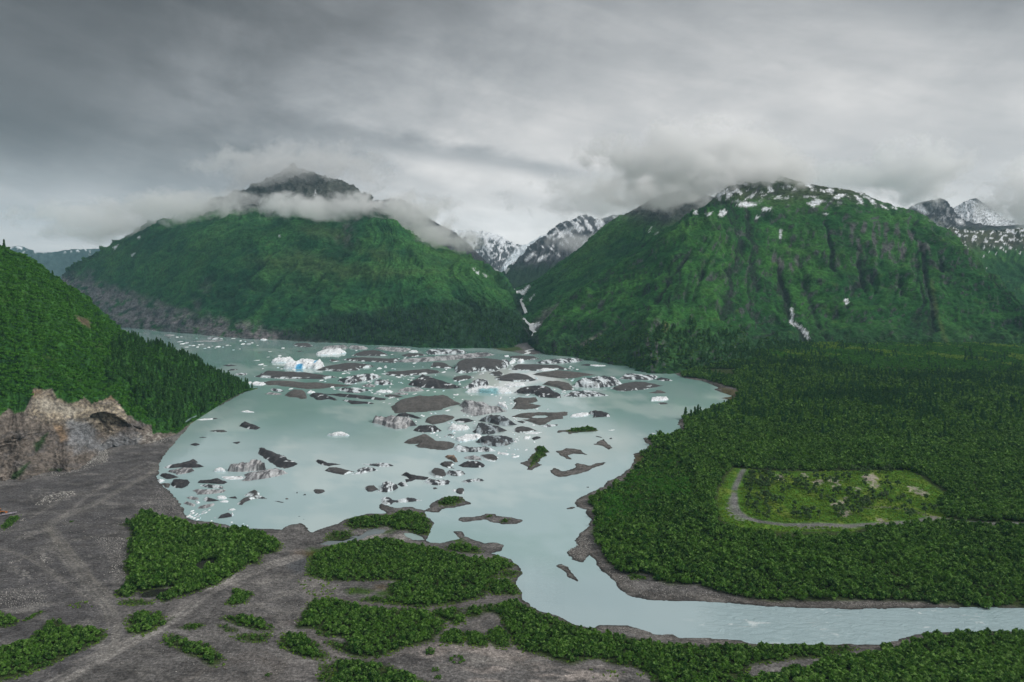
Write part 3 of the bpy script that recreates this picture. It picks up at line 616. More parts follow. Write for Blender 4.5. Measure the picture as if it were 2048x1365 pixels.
gz = np.where(sdj > 0, .12 + np.minimum(sdj * .07, 1.6), np.maximum(sdj * .14, -4.0))
gz += np.where(sdj > 3, 1, 0) * (fbm(gx * .02, gy * .02, 203, 4) * .9 + fbm(gx * .15, gy * .15, 204, 3) * .22) * sst(sdj, 3, 14)
rise = sst(-gv_, -800, -700) * sst(gu, 1380, 1560)
gz += rise * 26
pit = poly_sd(gx, gy, gpoly('-900,950 0,975 150,950 240,905 340,890 330,960 365,1030 240,1050 230,1190 250,1290 100,1400 -900,1500'))
inp = sst(pit, -2, 8)
# --- colours of the ground itself
c = np.tile(np.array((.162, .154, .150)), (len(gx), 1))
n_a = fbm(gx * .012, gy * .03, 211, 5, .6); n_b = fbm(gx * .06, gy * .06, 212, 5, .62); n_c = fbm(gx * .3, gy * .3, 213, 3, .6)
c = c * np.clip(1 + .55 * n_a + .5 * n_b + .45 * n_c, .4, 2)[:, None]
c = mixc(c, (.118, .113, .116), inp * sst(n_b + .3, -.2, .4) * .85)
c = mixc(c, (.17, .155, .14), sst(sdj, -1, 1) * sst(-sdj, -14, -4) * sst(gu, 1000, 1100) * .55)
c = mixc(c, (.05, .047, .044), sst(-sdj, -2.6, -.3) * .8)
def gmask(txt, soft=2.0, jit=0):
    r = np.zeros(gx.shape)
    for q in txt.split('|'): r = np.maximum(r, sst(poly_sd(gx, gy, gpoly(q), 40) + jit, -soft, soft))
    return r
jg = n_b * 6 + n_c * 2
def track(txt, width, col, amt, streaks=True, soft=.5):
    global c
    dd, al = line_d(gx, gy, gpoly(txt), width * 2 + 4)
    m = sst(-np.abs(dd), -width * (1 + soft), -width * .55)
    if streaks:
        m = m * (.35 + .75 * sst(perlin(dd * .30 + .25 * n_b, al * .010 + 7.3, 31) + perlin(dd * .62, al * .02, 33) * .7, -.3, .35))
    m = m * sst(n_a + .5 * n_b, -.75, -.1)
    c = mixc(c, col, np.clip(m * amt, 0, 1))
# pale cobble spreads, sand and dust
c = mixc(c, (.20, .19, .185), gmask('175,1075 255,1078 255,1115 247,1140 258,1160 235,1182 215,1150 205,1110|-10,1190 70,1178 90,1190 95,1212 45,1232 10,1228|255,1000 345,990 368,1030 300,1050', 3, jg) * sst(n_c, -.35, .3) * .75)
c = mixc(c, (.36, .34, .32), gmask('60,995 140,985 150,1000 90,1012 70,1008|265,1035 305,1030 300,1036|160,900 215,895 220,920 165,935|275,860 330,870 320,890 285,885|75,1108 100,1106 102,1130 84,1134|40,1150 60,1148 55,1165 42,1162', 3, jg) * sst(n_c, -.05, .28) * .8)
c = mixc(c, (.42, .37, .34), gmask('800,1305 850,1292 990,1305 1080,1325 1170,1340 1240,1352 1290,1400 900,1400 960,1350 860,1325', 8, jg * 1.6) * sst(fbm(gx * .05 + gy * .02, gy * .14, 215, 5, .6), -.12, .28) * .8)
c = mixc(c, (.30, .28, .26), gmask('600,1140 650,1165 690,1180 660,1200 600,1190 560,1165|420,1170 480,1150 560,1155 540,1175 470,1190', 6, jg) * sst(n_b, -.15, .3) * .7)
c = mixc(c, (.24, .22, .21), gmask('500,1300 560,1320 640,1335 600,1380 420,1400 430,1345', 10, jg) * sst(n_a, -.4, .3) * .6)
c = mixc(c, (.40, .38, .36), gmask('640,1092 660,1083 690,1084 722,1071 735,1063 775,1058 785,1066 745,1078 715,1085 660,1092|790,1072 812,1066 820,1080 800,1083', 3, jg * .5) * .8)
c = mixc(c, (.13, .135, .145), gmask('578,1130 600,1120 617,1122 615,1150 590,1155 575,1142', 3, jg * .4) * .8)
c = mixc(c, (.17, .12, .085), gmask('582,1106 600,1102 608,1115 590,1122', 3, jg * .3) * .7)
c = mixc(c, (.25, .238, .225), sst(fbm(gx * .028 + gy * .01, gy * .07, 217, 5, .62), .10, .38) * .65)
c = mixc(c, (.075, .070, .070), sst(-fbm(gx * .02, gy * .05, 218, 5, .6), .15, .4) * .6)
# tracks
track('60,1400 150,1352 230,1305 300,1270 350,1238 400,1195 450,1170 520,1140 590,1120', 6.0, (.36, .34, .32), .85)
track('215,1315 222,1290 228,1255 218,1225 190,1190 150,1140 110,1090 95,1065 110,1045 180,1015 240,985 300,950 335,915 350,885 385,850 430,822', 4.2, (.24, .228, .212), .75)
track('-60,1075 40,1062 100,1050 150,1030 230,1018', 5, (.19, .18, .17), .6)
track('100,1060 135,1105 180,1160 215,1200', 3.5, (.24, .225, .205), .7)
track('228,1250 260,1225 330,1222 400,1200', 4, (.17, .16, .155), .7, False)
track('560,1255 640,1240 690,1205 780,1220 880,1222 960,1208 1010,1195 1040,1192', 3, (.16, .145, .14), .8, False)
track('620,1270 650,1295 690,1325 760,1325 840,1300 885,1270 905,1258 930,1240', 3.2, (.19, .175, .165), .8, False)
track('905,1258 945,1262 1010,1275 1030,1300 1050,1315', 2.6, (.18, .17, .16), .7, False)
track('860,1310 900,1296 960,1302 1040,1318', 6, (.34, .30, .275), .7)
track('950,1250 975,1238 1000,1246 1003,1262 985,1268 960,1265 950,1255', 2.5, (.20, .185, .175), .6, False)
for q_ in ('20,1130 80,1110 150,1085 230,1070', '0,1100 60,1120 130,1170 190,1215', '120,1040 170,1000 230,960 300,925', '60,1040 130,1000 220,975 310,930', '150,1330 240,1290 330,1240', '500,1215 580,1230 650,1225', '450,1225 560,1240 590,1300 560,1350', '640,1180 560,1200 480,1230', '870,1340 960,1320 1060,1345', '900,1300 980,1330 1100,1340', '690,1160 640,1180 600,1240'):
    track(q_, 2.2, (.25, .235, .22), .6)
track('300,1400 420,1340 520,1315 560,1340 520,1380', 4, (.17, .155, .145), .7)
# mud of the tiny creek fan
fan = gmask('960,696 1180,718 1180,676 960,676', 6)
c = mixc(c, (.16, .158, .16), fan * .9)
c = mixc(c, (.06, .10, .022), gmask('955,690 1000,690 1040,696 1046,702 1020,704 985,697|1095,700 1130,703 1180,716 1120,712', 5, jg) * .9)
# plants' soil and moss
vegm = np.zeros(gx.shape)
for q in VEG.values():
    for e in q.split('|'): vegm = np.maximum(vegm, sst(poly_sd(gx, gy, gpoly(e), 40) + jg * .25, -1.4, 1.0))
vegm = np.maximum(vegm, gmask(CORNER, 2))
rv = gmask(RIGHT_VEG, 2.5, jg * .5); clr = gmask(CLEAR, 2.2, jg * .35)
c = mixc(c, (.050, .075, .022), np.maximum(vegm, rv) * .95)
c = mixc(c, (.10, .085, .035), gmask('1283,905 1268,915 1276,930 1270,945 1250,962 1260,965 1290,930 1300,905|1440,776 1478,785 1488,802 1470,806 1445,795|1180,1000 1215,982 1222,990 1190,1010', 3, jg * .4) * .8)
c = mixc(c, (.085, .195, .022), clr)
c = mixc(c, (.20, .27, .045), clr * sst(fbm(gx * .05, gy * .025, 221, 4), .02, .3) * .8)
GRASS = '617,1100 645,1100 650,1120 645,1160 618,1152|690,1185 716,1180 745,1186 733,1193 700,1193|760,1190 778,1185 776,1199 755,1197|720,1203 770,1208 790,1216 760,1214|905,1080 925,1078 935,1086 920,1088|772,1062 792,1058 782,1068 765,1068'
c = mixc(c, (.055, .105, .022), gmask(GRASS, 2.5, jg * .7) * .95)
c = mixc(c, (.12, .085, .035), gmask('606,1105 625,1108 622,1120 606,1116|752,1176 775,1172 772,1184 750,1184', 3, jg * .6) * .7)
track('1488,943 1482,952 1478,962 1470,978 1468,995 1470,1012 1476,1028 1490,1040 1520,1048', 2.7, (.21, .208, .205), .95, False, .4)
track('1476,1028 1490,1040 1520,1048 1570,1054 1640,1053 1700,1056 1760,1053 1830,1048 1870,1040 1900,1046 1960,1051 2060,1053 2300,1056', 4.0, (.21, .208, .205), .95, False, .4)
track('1468,1000 1460,1020 1466,1036 1480,1044', 3, (.25, .245, .24), .8, False)
track('1700,1058 1640,1058 1600,1060', 4, (.21, .20, .195), .8, False)
track('1730,1020 1780,1018 1830,1028 1875,1042', 3.2, (.20, .18, .15), .6, False)
SAND = '1625,968 1640,964 1648,972 1632,978|1660,972 1672,966 1680,974 1664,980|1655,964 1668,958 1678,964 1664,970|1725,955 1745,950 1760,962 1748,968 1730,965|1738,970 1752,966 1760,976 1745,982|1815,976 1835,978 1858,992 1845,996 1822,986|1680,1028 1696,1024 1702,1034 1688,1038|1660,1015 1680,1005 1694,998 1690,1008 1672,1018|1553,954 1566,952 1568,962 1558,964|1605,952 1614,951 1614,958 1606,958|1710,978 1724,978 1726,985 1712,986|1755,1040 1772,1042 1770,1050 1756,1050'
sandm = gmask(SAND, 1.2, n_c * 4 + n_b * 3)
c = mixc(c, (.43, .385, .325), sandm * sst(n_c + n_b, -.5, .1) * .95)
c = mixc(c, (.34, .32, .20), gmask('1462,868 1478,862 1485,870 1470,875', 3, jg * .4) * .8)
track('1380,860 1376,875 1374,895 1380,915', 1.8, (.10, .085, .05), .8, False)
track('1188,1072 1210,1058 1240,1040 1268,1020 1300,1018', 2.2, (.03, .065, .015), .9, False)
track('1195,1066 1215,1050 1245,1034 1275,1015', 5, (.052, .115, .02), .8, False)
farm = sst(-gv_, -752, -735) * sst(gu, 1500, 1620)
nf_ = fbm(gx * .012, gy * .004, 231, 4, .6)
c = mixc(c, (.030, .105, .022), farm); c = mixc(c, (.05, .135, .026), farm * sst(nf_, .02, .3)); c = mixc(c, (.02, .055, .018), farm * sst(-nf_, .02, .25) * .9)
ground = mesh('ground', np.stack([gx, gy, gz], 1), grid_faces(len(u), len(w_)), M_ground, np.clip(c, .005, 1)); tag(ground, kind='structure')
def ground_z(x, y):
    """height of the valley floor under a point, bilinear on the ground sheet"""
    px_ = 1024 + x * F / y; py_ = YH + H * F / y
    i = np.clip(np.interp(px_, u, np.arange(len(u))), 0, len(u) - 1.001); j = np.clip(np.interp(py_, w_, np.arange(len(w_))), 0, len(w_) - 1.001)
    i0, j0 = i.astype(int), j.astype(int); fi, fj = i - i0, j - j0; Z = gz.reshape(UU.shape)
    return (Z[j0, i0] * (1 - fi) + Z[j0, i0 + 1] * fi) * (1 - fj) + (Z[j0 + 1, i0] * (1 - fi) + Z[j0 + 1, i0 + 1] * fi) * fj
# ------------------------------------------------------------------ the lake and the river, one sheet at z = 0
wu = np.arange(-700, 2800, 10.0); wv = np.concatenate([[588.5, 592], np.arange(596, 700, 3.0), np.arange(700, 1320, 5.0), np.arange(1320, 1800, 30)])
WU, WV = np.meshgrid(wu, wv); wy = (H * F / (WV - YH)).ravel(); wx = ((WU - 1024) * (H * F / (WV - YH)) / F).ravel(); wu_, wv_ = WU.ravel(), WV.ravel()
nw = fbm(wx * .004, wy * .0018, 301, 5, .55); nw2 = fbm(wx * .012, wy * .004, 303, 4)
wc = np.tile(np.array((.235, .40, .37)), (len(wx), 1))
wc = mixc(wc, (.395, .535, .55), sst(wv_ + nw * 60, 740, 930))
stk = fbm(wx * .006 + wy * .002, wy * .0045 - wx * .0015, 307, 5, .6); stk2 = fbm(wx * .02 + wy * .004, wy * .003, 309, 4)
wc = mixc(wc, (.30, .45, .44), sst(stk, .0, .3) * .7); wc = mixc(wc, (.58, .68, .67), sst(-stk + .3 * stk2, .04, .34) * .6)
wc = mixc(wc, (.24, .38, .36), polys(wu_, wv_, '420,800 560,770 640,830 560,850 430,840|380,850 440,825 450,840 330,900', 16, nw2 * 20) * .55)
silt = polys(wu_, wv_, '955,748 1000,738 1040,725 1050,735 1030,748 1060,742 1110,750 1140,772 1110,770 1075,765 1030,775 1060,782 1010,790 960,780 915,777 940,765', 6, nw2 * 10)
wc = mixc(wc, (.74, .78, .76), silt * .9)
wc = mixc(wc, (.50, .57, .55), polys(wu_, wv_, '900,800 1000,790 1100,850 1130,920 1180,880 1260,900 1200,950 1040,900 900,830|1100,860 1250,850 1290,880 1250,920 1120,900', 26, nw * 40) * .6)
wc = mixc(wc, (.345, .45, .48), sst(wv_, 1080, 1200) * .8)
rip = sst(wu_, 1350, 1480) * sst(wv_, 1190, 1205) + .25 * polys(wu_, wv_, '1060,1110 1120,1110 1120,1220 1060,1200', 10)
lake = mesh('water', np.stack([wx, wy, 0 * wx], 1), grid_faces(len(wu), len(wv)), M_water, wc, attrs={'rip': np.clip(rip, 0, 1)}); tag(lake, kind='structure')
# small still pools on the near bank
for txt, col in zip(HOLES, ((.17, .20, .205), (.30, .40, .38), (.030, .030, .026), (.022, .022, .019))):
    pg = gpoly(txt); pc = pg.mean(0); pg = pc + (pg - pc) * 1.06
    n_ = len(pg); v = np.concatenate([np.c_[pg, np.full(n_, .05)], [[pc[0], pc[1], .05]]])
    po = mesh('pond', v, [(k, (k + 1) % n_, n_) for k in range(n_)], M_water, np.tile(np.array(col), (n_ + 1, 1)), attrs={'rip': np.zeros(n_ + 1)}); tag(po, kind='structure')
# ------------------------------------------------------------------ icebergs
ZK = {'a': (500, 680, 7.877), 'b': (640, 680, 7.877), 'c': (860, 690, 7.877), 'd': (1000, 690, 6.0235), 'e': (780, 780, 6.8267), 'f': (310, 900, 8.192),
      'g': (700, 880, 6.606), 'h': (480, 860, 6.4), 'i': (300, 800, 5.12), 'j': (280, 640, 6.0235), 'k': (950, 800, 5.851), 'm': (650, 800, 5.851), 'p': (0, 0, 1)}
# kind | outline read in the photo | share of its height that stands up | label  (| outline of a hole)
BERGS = '''
W|a 345,345 400,300 520,270 600,265 630,245 660,265 695,335 640,350 520,360 420,362|.75|white wedge shaped iceberg with a black striped left slope, left of the blue arched one
A|a 545,440 600,390 700,340 790,310 850,290 960,300 1050,285 1110,300 1160,370 1135,430 1080,452 1000,455 960,432 900,430 800,450 600,456|.8|large white iceberg with a bright blue hollow in its front
W|a 1050,205 1150,160 1280,135 1420,135 1500,170 1510,185 1420,210 1280,230 1150,243 1070,235|.6|long smooth white ice floe near the far shore, without any dirt on it
G|a 1145,125 1230,100 1350,85 1480,70 1540,110 1500,130 1420,135 1280,135 1200,150|.55|grey speckled iceberg just behind the long smooth white floe
G|a 1560,115 1600,75 1700,85 1800,95 1860,125 1820,140 1700,150 1620,135|.55|grey speckled mound of ice right of the long white floe, under the far forest
D|a 680,65 760,45 920,40 980,75 980,105 880,115 740,100|.4|dark floe with a white front rim, closest to the far shore
D|a 730,180 790,165 840,180 790,190|.5|tiny brown ice lump alone in open water above the blue arched iceberg
D|a 1250,300 1320,300 1420,320 1380,335 1290,350|.5|small brown floe with a white tip, just right of the blue arched iceberg
D|a 100,555 170,530 200,490 280,470 500,480 900,500 1150,540 1380,575 1290,580 1120,615 900,610 700,610 500,605 350,590 200,580|.45|very long dark grey debris covered iceberg, the upper of two parallel long ones
B|a 245,660 300,630 500,625 720,640 900,660 1050,655 1200,670 1400,690 1600,705 1500,725 1300,730 1150,755 900,770 750,745 520,715 450,695 330,700|.25|very long flat brown gravel covered iceberg, the lower of two parallel long ones
W|j 1340,770 1390,735 1480,750 1515,765 1480,790 1380,785|.4|flat white floe touching the left tip of the long brown iceberg
W|j 1160,792 1250,765 1335,740 1345,748 1260,780 1200,797|.4|thin slanted white floe off the wooded point at the left shore
B|a 555,850 620,800 700,765 850,775 870,830 890,880 890,915 810,930 740,890 640,890|.4|brown dome shaped iceberg with a notch in its front, below the long brown one
K|a 935,850 1000,825 1130,820 1190,840 1320,900 1365,945 1320,950 1240,920 1190,930 1140,945 1060,945 1010,890|.45|black iceberg with one small white patch, right of the brown dome
K|a 1465,930 1520,930 1600,945 1750,960 1900,975 1950,1000 1900,1010 1800,1000 1720,1010 1610,1012 1550,970|.4|low black pointed floe at the front edge of the ice pack, left of the diamond
M|a 320,760 400,760 490,775 540,805 500,815 400,810 340,790|.4|small black and white striped floe off the wooded point, below the long brown iceberg
G|a 235,855 300,820 480,840 500,860 400,870 330,860|.25|thin pale half sunken floe just below the small striped one off the point
W|a 900,840 960,785 1030,825 990,835|.6|small white pyramid of ice between the brown dome and the black floe
D|a 1060,470 1150,420 1300,390 1450,360 1600,345 1800,365 1930,380 1880,400 1700,430 1720,460 1500,495 1300,490 1200,470|.45|dark mound with a row of white teeth along its front, right of the blue arch
D|b 510,250 580,200 700,165 850,150 980,175 1050,215 1060,245 900,250 700,250|.45|brown capped iceberg at the rear of the pack, upper of an overlapping pair
D|b 365,300 520,270 700,265 900,275 1100,290 1230,270 1180,350 1130,360 900,345 700,330 520,325|.35|brown capped long iceberg at the rear of the pack, lower of an overlapping pair
G|b 870,120 1000,105 1200,105 1420,130 1400,160 1330,185 1150,180 1000,155|.3|flat pale grey floe close under the far forest, above the small brown capped one
D|b 1290,235 1400,205 1600,210 1680,230 1500,250 1400,275|.4|small brown capped floe on a toothed white base near the far shore
G|p 796,722 818,716 856,713 900,709 950,704 975,704 987,707 960,712 925,716 890,720 850,723 815,724|.25|longest pale grey strip of ice, lying behind the big dark mound
M|c -60,90 0,60 130,60 300,65 440,55 570,100 500,125 300,130 150,140 0,150|.5|jagged black and white ice ridge behind the longest pale strip
W|b 1395,185 1450,160 1520,160 1545,190 1450,200|.5|small clean white block of ice under the far forest, beside the jagged ridge
D|c 40,270 150,260 250,280 340,340 370,360 250,370 120,350 20,330|.4|small brown topped berg with white edges, left of the big dark mound
D|b 990,520 1080,490 1300,480 1500,460 1700,445 1880,480 1860,500 1600,530 1400,560 1200,565 1080,550|.45|long dark debris ridge of ice, just above the big black jagged one
K|p 818,765 830,757 838,751 846,746 858,749 875,755 900,764 921,772 909,776 893,777 865,776 840,772|.5|black jagged iceberg with white scars and a long tail to the right
M|b 280,620 400,590 500,560 600,530 700,515 850,520 950,530 880,570 750,610 600,640 520,690 430,690 350,640|.45|black and white torn iceberg with a pale blue streak in it
M|b 860,640 950,610 1100,640 1130,680 1000,710 870,690|.45|crumpled grey and white berg right of the torn one with the blue streak
G|b 650,720 780,680 870,710 860,740 740,745|.4|small bluish grey striped floe under the crumpled berg
M|b 260,770 400,745 600,745 800,780 680,800 600,835 430,825 400,795|.4|dark topped berg with a pale grey front face, behind the long thin black floe
K|b 70,820 250,830 500,845 750,870 1020,915 1000,940 940,950 800,930 650,920 520,900 350,880 200,850|.35|long thin black floe lying diagonally left of the big brown diamond
W|b 880,820 960,780 1100,790 1150,810 1000,835|.5|flat clean white block of ice behind the big brown diamond
G|b 1220,800 1350,740 1550,735 1640,790 1500,810 1350,815|.45|pale grey mottled slab of ice behind the big brown diamond
G|b 1150,840 1280,820 1390,840 1380,865 1240,865|.4|small bluish white slab between the pale mottled slab and the brown diamond
D|b 990,870 1100,850 1220,860 1310,895 1200,910 1060,895|.4|small dark lens shaped floe at the left corner of the big brown diamond
B|p 785,810 792,805 800,797 818,793 843,787 862,789 875,788 885,785 898,790 908,797 917,803 904,807 885,813 883,817 875,818 843,822 818,823 796,825 790,818|.3|biggest brown diamond shaped debris covered iceberg in the middle of the pack
P|m 560,230 600,185 690,190 760,175 880,185 1000,200 1060,280 980,290 940,325 830,335 740,300 650,260|.45|pale wrinkled iceberg with fine dark veins, below the big brown diamond
K|m 830,170 880,150 950,145 1040,170 1130,210 1080,220 990,190 900,178|.5|thin black curved floe behind the pale wrinkled iceberg
B|m 1180,250 1200,200 1270,170 1400,160 1510,180 1480,210 1400,250 1270,285|.3|smooth oval brown floe right of the pale wrinkled iceberg
K|m 1040,345 1090,295 1180,285 1290,290 1360,350 1330,365 1220,370 1140,380|.5|black blocky iceberg with a tiny white spot, under the oval brown floe
W|m 1445,345 1480,290 1490,270 1540,290 1640,290 1685,320 1620,355 1500,360|.6|clean white slab of ice with a pale blue foot, right of the black blocky one
B|m 940,480 960,455 1080,410 1180,375 1270,430 1300,460 1450,470 1510,490 1480,550 1390,580 1250,565 1100,540 1060,520 1110,495 1000,495|.3|large brown rubble covered iceberg with a split left end, near the front of the pack
D|m 1420,415 1460,395 1530,415 1480,425|.4|tiny dark floe above the jagged clean white piece
W|m 1530,450 1620,420 1640,395 1790,390 1830,410 1760,450 1620,490 1570,480|.5|jagged clean white floe touching the black striped icebergs
V|e 1210,385 1280,350 1400,315 1520,325 1600,360 1650,400 1720,460 1560,492 1450,455 1330,405|.5|topmost of three dark striped icebergs stacked in the middle of the lake
V|e 1130,555 1180,510 1190,430 1300,440 1400,460 1500,490 1590,525 1480,560 1370,600 1220,605|.5|middle one of three dark striped icebergs stacked in the lake
V|e 1180,685 1240,630 1350,600 1500,610 1640,630 1720,670 1650,690 1590,745 1450,770 1350,750 1250,740 1270,710|.5|lowest and widest of three dark striped icebergs stacked in the lake
M|e 885,800 900,740 960,730 1000,760 1100,780 1300,770 1380,790 1430,830 1300,840 1100,845 940,845|.4|low grey and white floe with a dark right end, under the three striped ones
D|e 1225,880 1330,865 1400,865 1475,910 1430,980 1340,960 1280,930|.3|flat dark kite shaped floe below the low grey and white one
G|e 1000,920 1150,885 1230,915 1260,960 1100,950|.35|smooth pale grey floe left of the dark kite shaped one
K|e 945,1020 1000,985 1080,955 1200,960 1290,1010 1270,1050 1150,1062 1000,1050|.4|dark oval iceberg against the lower edge of the smooth pale floe
S|e 755,885 880,880 905,920 925,985 880,985 850,950 800,930|.4|small brown striped iceberg above the notched grey one
D|e 685,995 750,965 850,965 880,1000 830,1030 885,1075 780,1055 720,1030|.35|grey brown iceberg with a deep notch in its right side
D|g 1065,410 1120,355 1200,365 1250,390 1265,450 1200,500 1120,485 1080,450|.45|rounded square dark iceberg left of the cracked white one
M|g 1265,430 1300,400 1400,400 1480,400 1520,435 1450,475 1380,478 1320,460|.5|bright white cracked iceberg with a dark cleft in its foot
M|g 980,545 1050,505 1150,520 1310,530 1295,580 1200,600 1080,590|.4|half white half dark low floe under the rounded square iceberg
K|g 680,445 750,412 820,440 900,460 1055,485 980,520 870,510 820,535 750,555 735,510 790,505 750,470|.3|dark bird shaped floe with one wing pointing left
M|g 380,670 430,620 420,550 500,540 620,570 630,600 580,650 480,690|.5|dark iceberg with slanted white stripes, left of the bird shaped floe
M|g 630,575 680,545 740,560 760,600 690,620|.45|small blotched black and white lump between the striped iceberg and the bird shaped floe
D|g 190,620 250,595 320,590 370,640 300,680 240,685 215,650|.4|squarish dark floe at the left end of the row by the bird shaped floe
M|g 420,790 430,740 540,745 560,780 620,790 760,750 930,780 860,795 720,815 580,815 540,855 440,845|.35|long broken grey and white ice tangle off the grassy point
D|g 1095,630 1130,620 1160,640 1110,655|.4|tiny dark lump below the half white half dark floe
D|g 1405,640 1450,625 1505,630 1500,700 1455,718 1410,690|.4|small five sided dark floe over the round green island
W|g 1350,665 1390,650 1415,665 1380,685|.5|small white nub of ice touching the five sided dark floe
M|g 1480,545 1560,515 1700,505 1770,525 1720,545 1620,540 1550,570|.4|thin curved floe with one white end, above the five sided dark floe
K|h 245,190 275,180 400,240 560,310 650,370 735,415 690,440 575,487 500,460 400,400 300,310 245,270|.25|large dark tilted slab of ice, apart from the rest in the left bay
P|f 1210,315 1250,260 1400,220 1510,210 1560,170 1630,140 1720,165 1800,245 1790,290 1700,310 1500,350 1350,357 1230,345|.75|grey fluted ice cliff with dark ends in the left bay
G|i 955,825 1000,780 970,740 1100,725 1200,700 1300,690 1400,722 1300,760 1150,800 1020,825|.4|long grey striped slab lying in front of the fluted ice cliff
W|f 1090,435 1200,430 1400,425 1470,450 1400,480 1250,488 1150,475|.3|flat pale floe touching the left tip of the grey striped slab
K|f 160,290 240,240 420,210 560,165 620,135 690,150 650,175 720,220 800,260 700,280 600,290 420,275 260,298|.5|dark whale shaped iceberg with a raised fin, near the left gravel shore
P|f 215,340 300,320 450,290 600,285 630,320 560,360 470,380 370,405 330,370|.4|pale ribbed ice below the whale shaped iceberg
K|f 80,385 150,370 240,375 385,430 280,465 200,478 140,440|.5|dark wedge of ice nearest the bend of the gravel shore
K|f 270,510 300,465 400,460 560,475 540,520 530,565 450,625 350,615 280,560|.5|black iceberg with a white right flank by the gravel shore
W|f 40,490 80,470 150,490 120,510 80,540|.5|small broken white piece stranded at the bend of the gravel shore
B|f 85,530 245,540 230,620 165,615 150,570|.4|small brown angled piece of ice right at the gravel shore
W|f 970,355 1000,320 1050,275 1110,300 1150,350 1100,360|.85|small sharp white peak of ice with a dark right edge, alone in the left bay
K|f 710,530 730,490 900,480 980,455 1040,450 1110,490 1180,510 1130,550 1050,560 900,545|.5|wide dark iceberg in the left bay above a black and white one
M|f 735,570 900,555 1050,570 1110,600 1100,635 950,625 820,600|.4|black and white iceberg leaning against the wide dark one
G|f 625,655 680,635 850,640 1150,640 1100,690 900,720 700,730 680,680|.3|low dirty grey floe below the black and white one in the left bay
G|f 515,770 600,755 700,775 720,805 640,820 560,800|.35|pinkish grey small floe in the left bay
K|f 790,800 850,755 940,790 1050,820 960,840 840,848|.5|small dark pointed iceberg between two white floes in the left bay
W|f 1015,770 1080,740 1150,750 1175,785 1130,810 1040,800|.5|bright white shell shaped floe in the left bay
W|f 1060,850 1140,820 1200,835 1190,860 1110,862|.4|white floe just below the shell shaped one
K|f 1190,772 1280,765 1320,745 1350,800 1290,795|.6|small dark fin of ice right of the shell shaped floe
D|f 1460,705 1560,670 1640,630 1690,660 1700,710 1815,775 1700,770 1640,770 1560,800 1480,840 1440,890 1390,890 1370,870 1400,830 1460,770 1580,745|.3|dark arrow shaped iceberg in the left bay
W|f 650,820 700,830 740,865 690,880|.5|small bright white block under the pinkish floe
G|f 475,860 520,830 600,860 660,885 640,930 580,905|.4|pale broken ice strip left of the small bright white block
G|f 700,960 740,920 850,890 970,865 940,905 860,945 780,960|.4|thin grey slanted floe near the corner of the left bay
K|f 1035,1125 1080,1060 1200,1015 1250,1040 1250,1080 1150,1105|.5|dark tilted iceberg near the lower left shore with white ice at its end
W|f 1250,1040 1265,1010 1285,1060 1270,1085|.7|small white block stuck to the end of the dark tilted iceberg
W|f 1200,975 1290,955 1320,975 1260,1000|.4|thin white flake just above the dark tilted iceberg
D|h 945,765 960,752 1070,755 1085,775 1050,805 1000,818 965,805|.4|boat shaped dark floe with a white stern, alone in open water
B|h 575,880 600,867 625,880 600,893|.5|tiny reddish brown lump alone in open water
K|h 440,905 480,905 560,925 550,935 490,920|.4|thin dark sliver of ice left of the reddish lump
K|h 722,812 728,785 736,795 738,812|.7|tiny dark upright splinter of ice in open water
K|h 805,838 835,812 847,838|.6|tiny dark triangular splinter, left of the boat shaped floe
K|h 740,1112 760,1102 776,1110|.5|upper of two tiny dark specks in the lower part of the bay
K|h 800,1146 815,1140 826,1149|.5|lower of two tiny dark specks in the lower part of the bay
K|h 975,380 1000,365 1090,390 1130,415 1190,418 1280,435 1200,445 1140,462 1060,445 1010,420|.35|dark floe with a pointed right tail, the upper of a pair in open water
D|h 1090,505 1140,470 1250,468 1350,495 1465,525 1390,545 1330,573 1200,545|.35|flat greenish grey slab of ice, the lower of a pair in open water
M|h 1560,425 1700,430 1800,415 1900,425 1960,455 1880,475 1780,470 1650,445|.35|thin white and black striped floe, the upper right of the open water group
M|h 1435,570 1520,535 1500,500 1600,470 1700,475 1760,500 1650,525 1560,555|.35|broken pale floe right of the greenish grey slab
W|h 1115,60 1180,55 1230,30 1310,18 1395,70 1350,80 1280,75 1200,80 1150,70|.7|solitary white iceberg with two dark hollows in the calm middle of the bay
W|i 930,118 1000,105 1070,125 1010,130|.5|thin solitary white floe near the wooded point
K|i 920,250 970,205 1040,235 1090,250 1125,275 1090,303 1020,295 960,270|.5|dark chunky iceberg with white corners, alone below the wooded point
D|i 610,315 690,305 760,305 790,325 720,333 640,322|.35|thin flat olive grey floe near the left gravel beach
K|i 410,455 470,435 510,450 470,472|.5|small dark lump close to the left gravel beach, below the olive floe
K|i 840,430 880,430 925,420 895,452|.5|small dark forked lump in the left bay above the fluted cliff
K|i 500,386 540,377 582,382 545,390|.5|thin dark sliver near the left gravel beach
W|i 480,205 560,190 640,188 640,200 540,210|.25|thin white floe in the reflection off the wooded shore
K|i 640,195 665,182 692,188 665,198|.5|small dark lump at the end of the thin white floe off the wooded shore
D|c 400,300 440,240 550,200 700,175 900,180 1080,205 1200,235 1150,300 1060,350 1030,385 900,390 750,380 600,430 480,438 420,410|.5|big smooth dark mound of ice with a white broken right side
M|c 1070,310 1130,230 1200,215 1260,260 1220,310 1200,360 1110,350|.5|shattered blue and white ice clinging to the big smooth mound
W|c 1370,270 1400,225 1450,205 1480,240 1430,285|.8|upright white ice block right of the big smooth mound
W|c 1240,300 1280,230 1350,220 1340,260 1300,290|.5|tumbled white ice block between the big mound and the upright block
W|c 1170,165 1240,160 1240,185 1180,190|.5|small white block at the left end of the dark floe by the creek mouth
D|c 1250,180 1340,165 1480,160 1640,175 1720,215 1600,235 1450,235 1300,215|.4|dark floe directly in front of the creek mouth
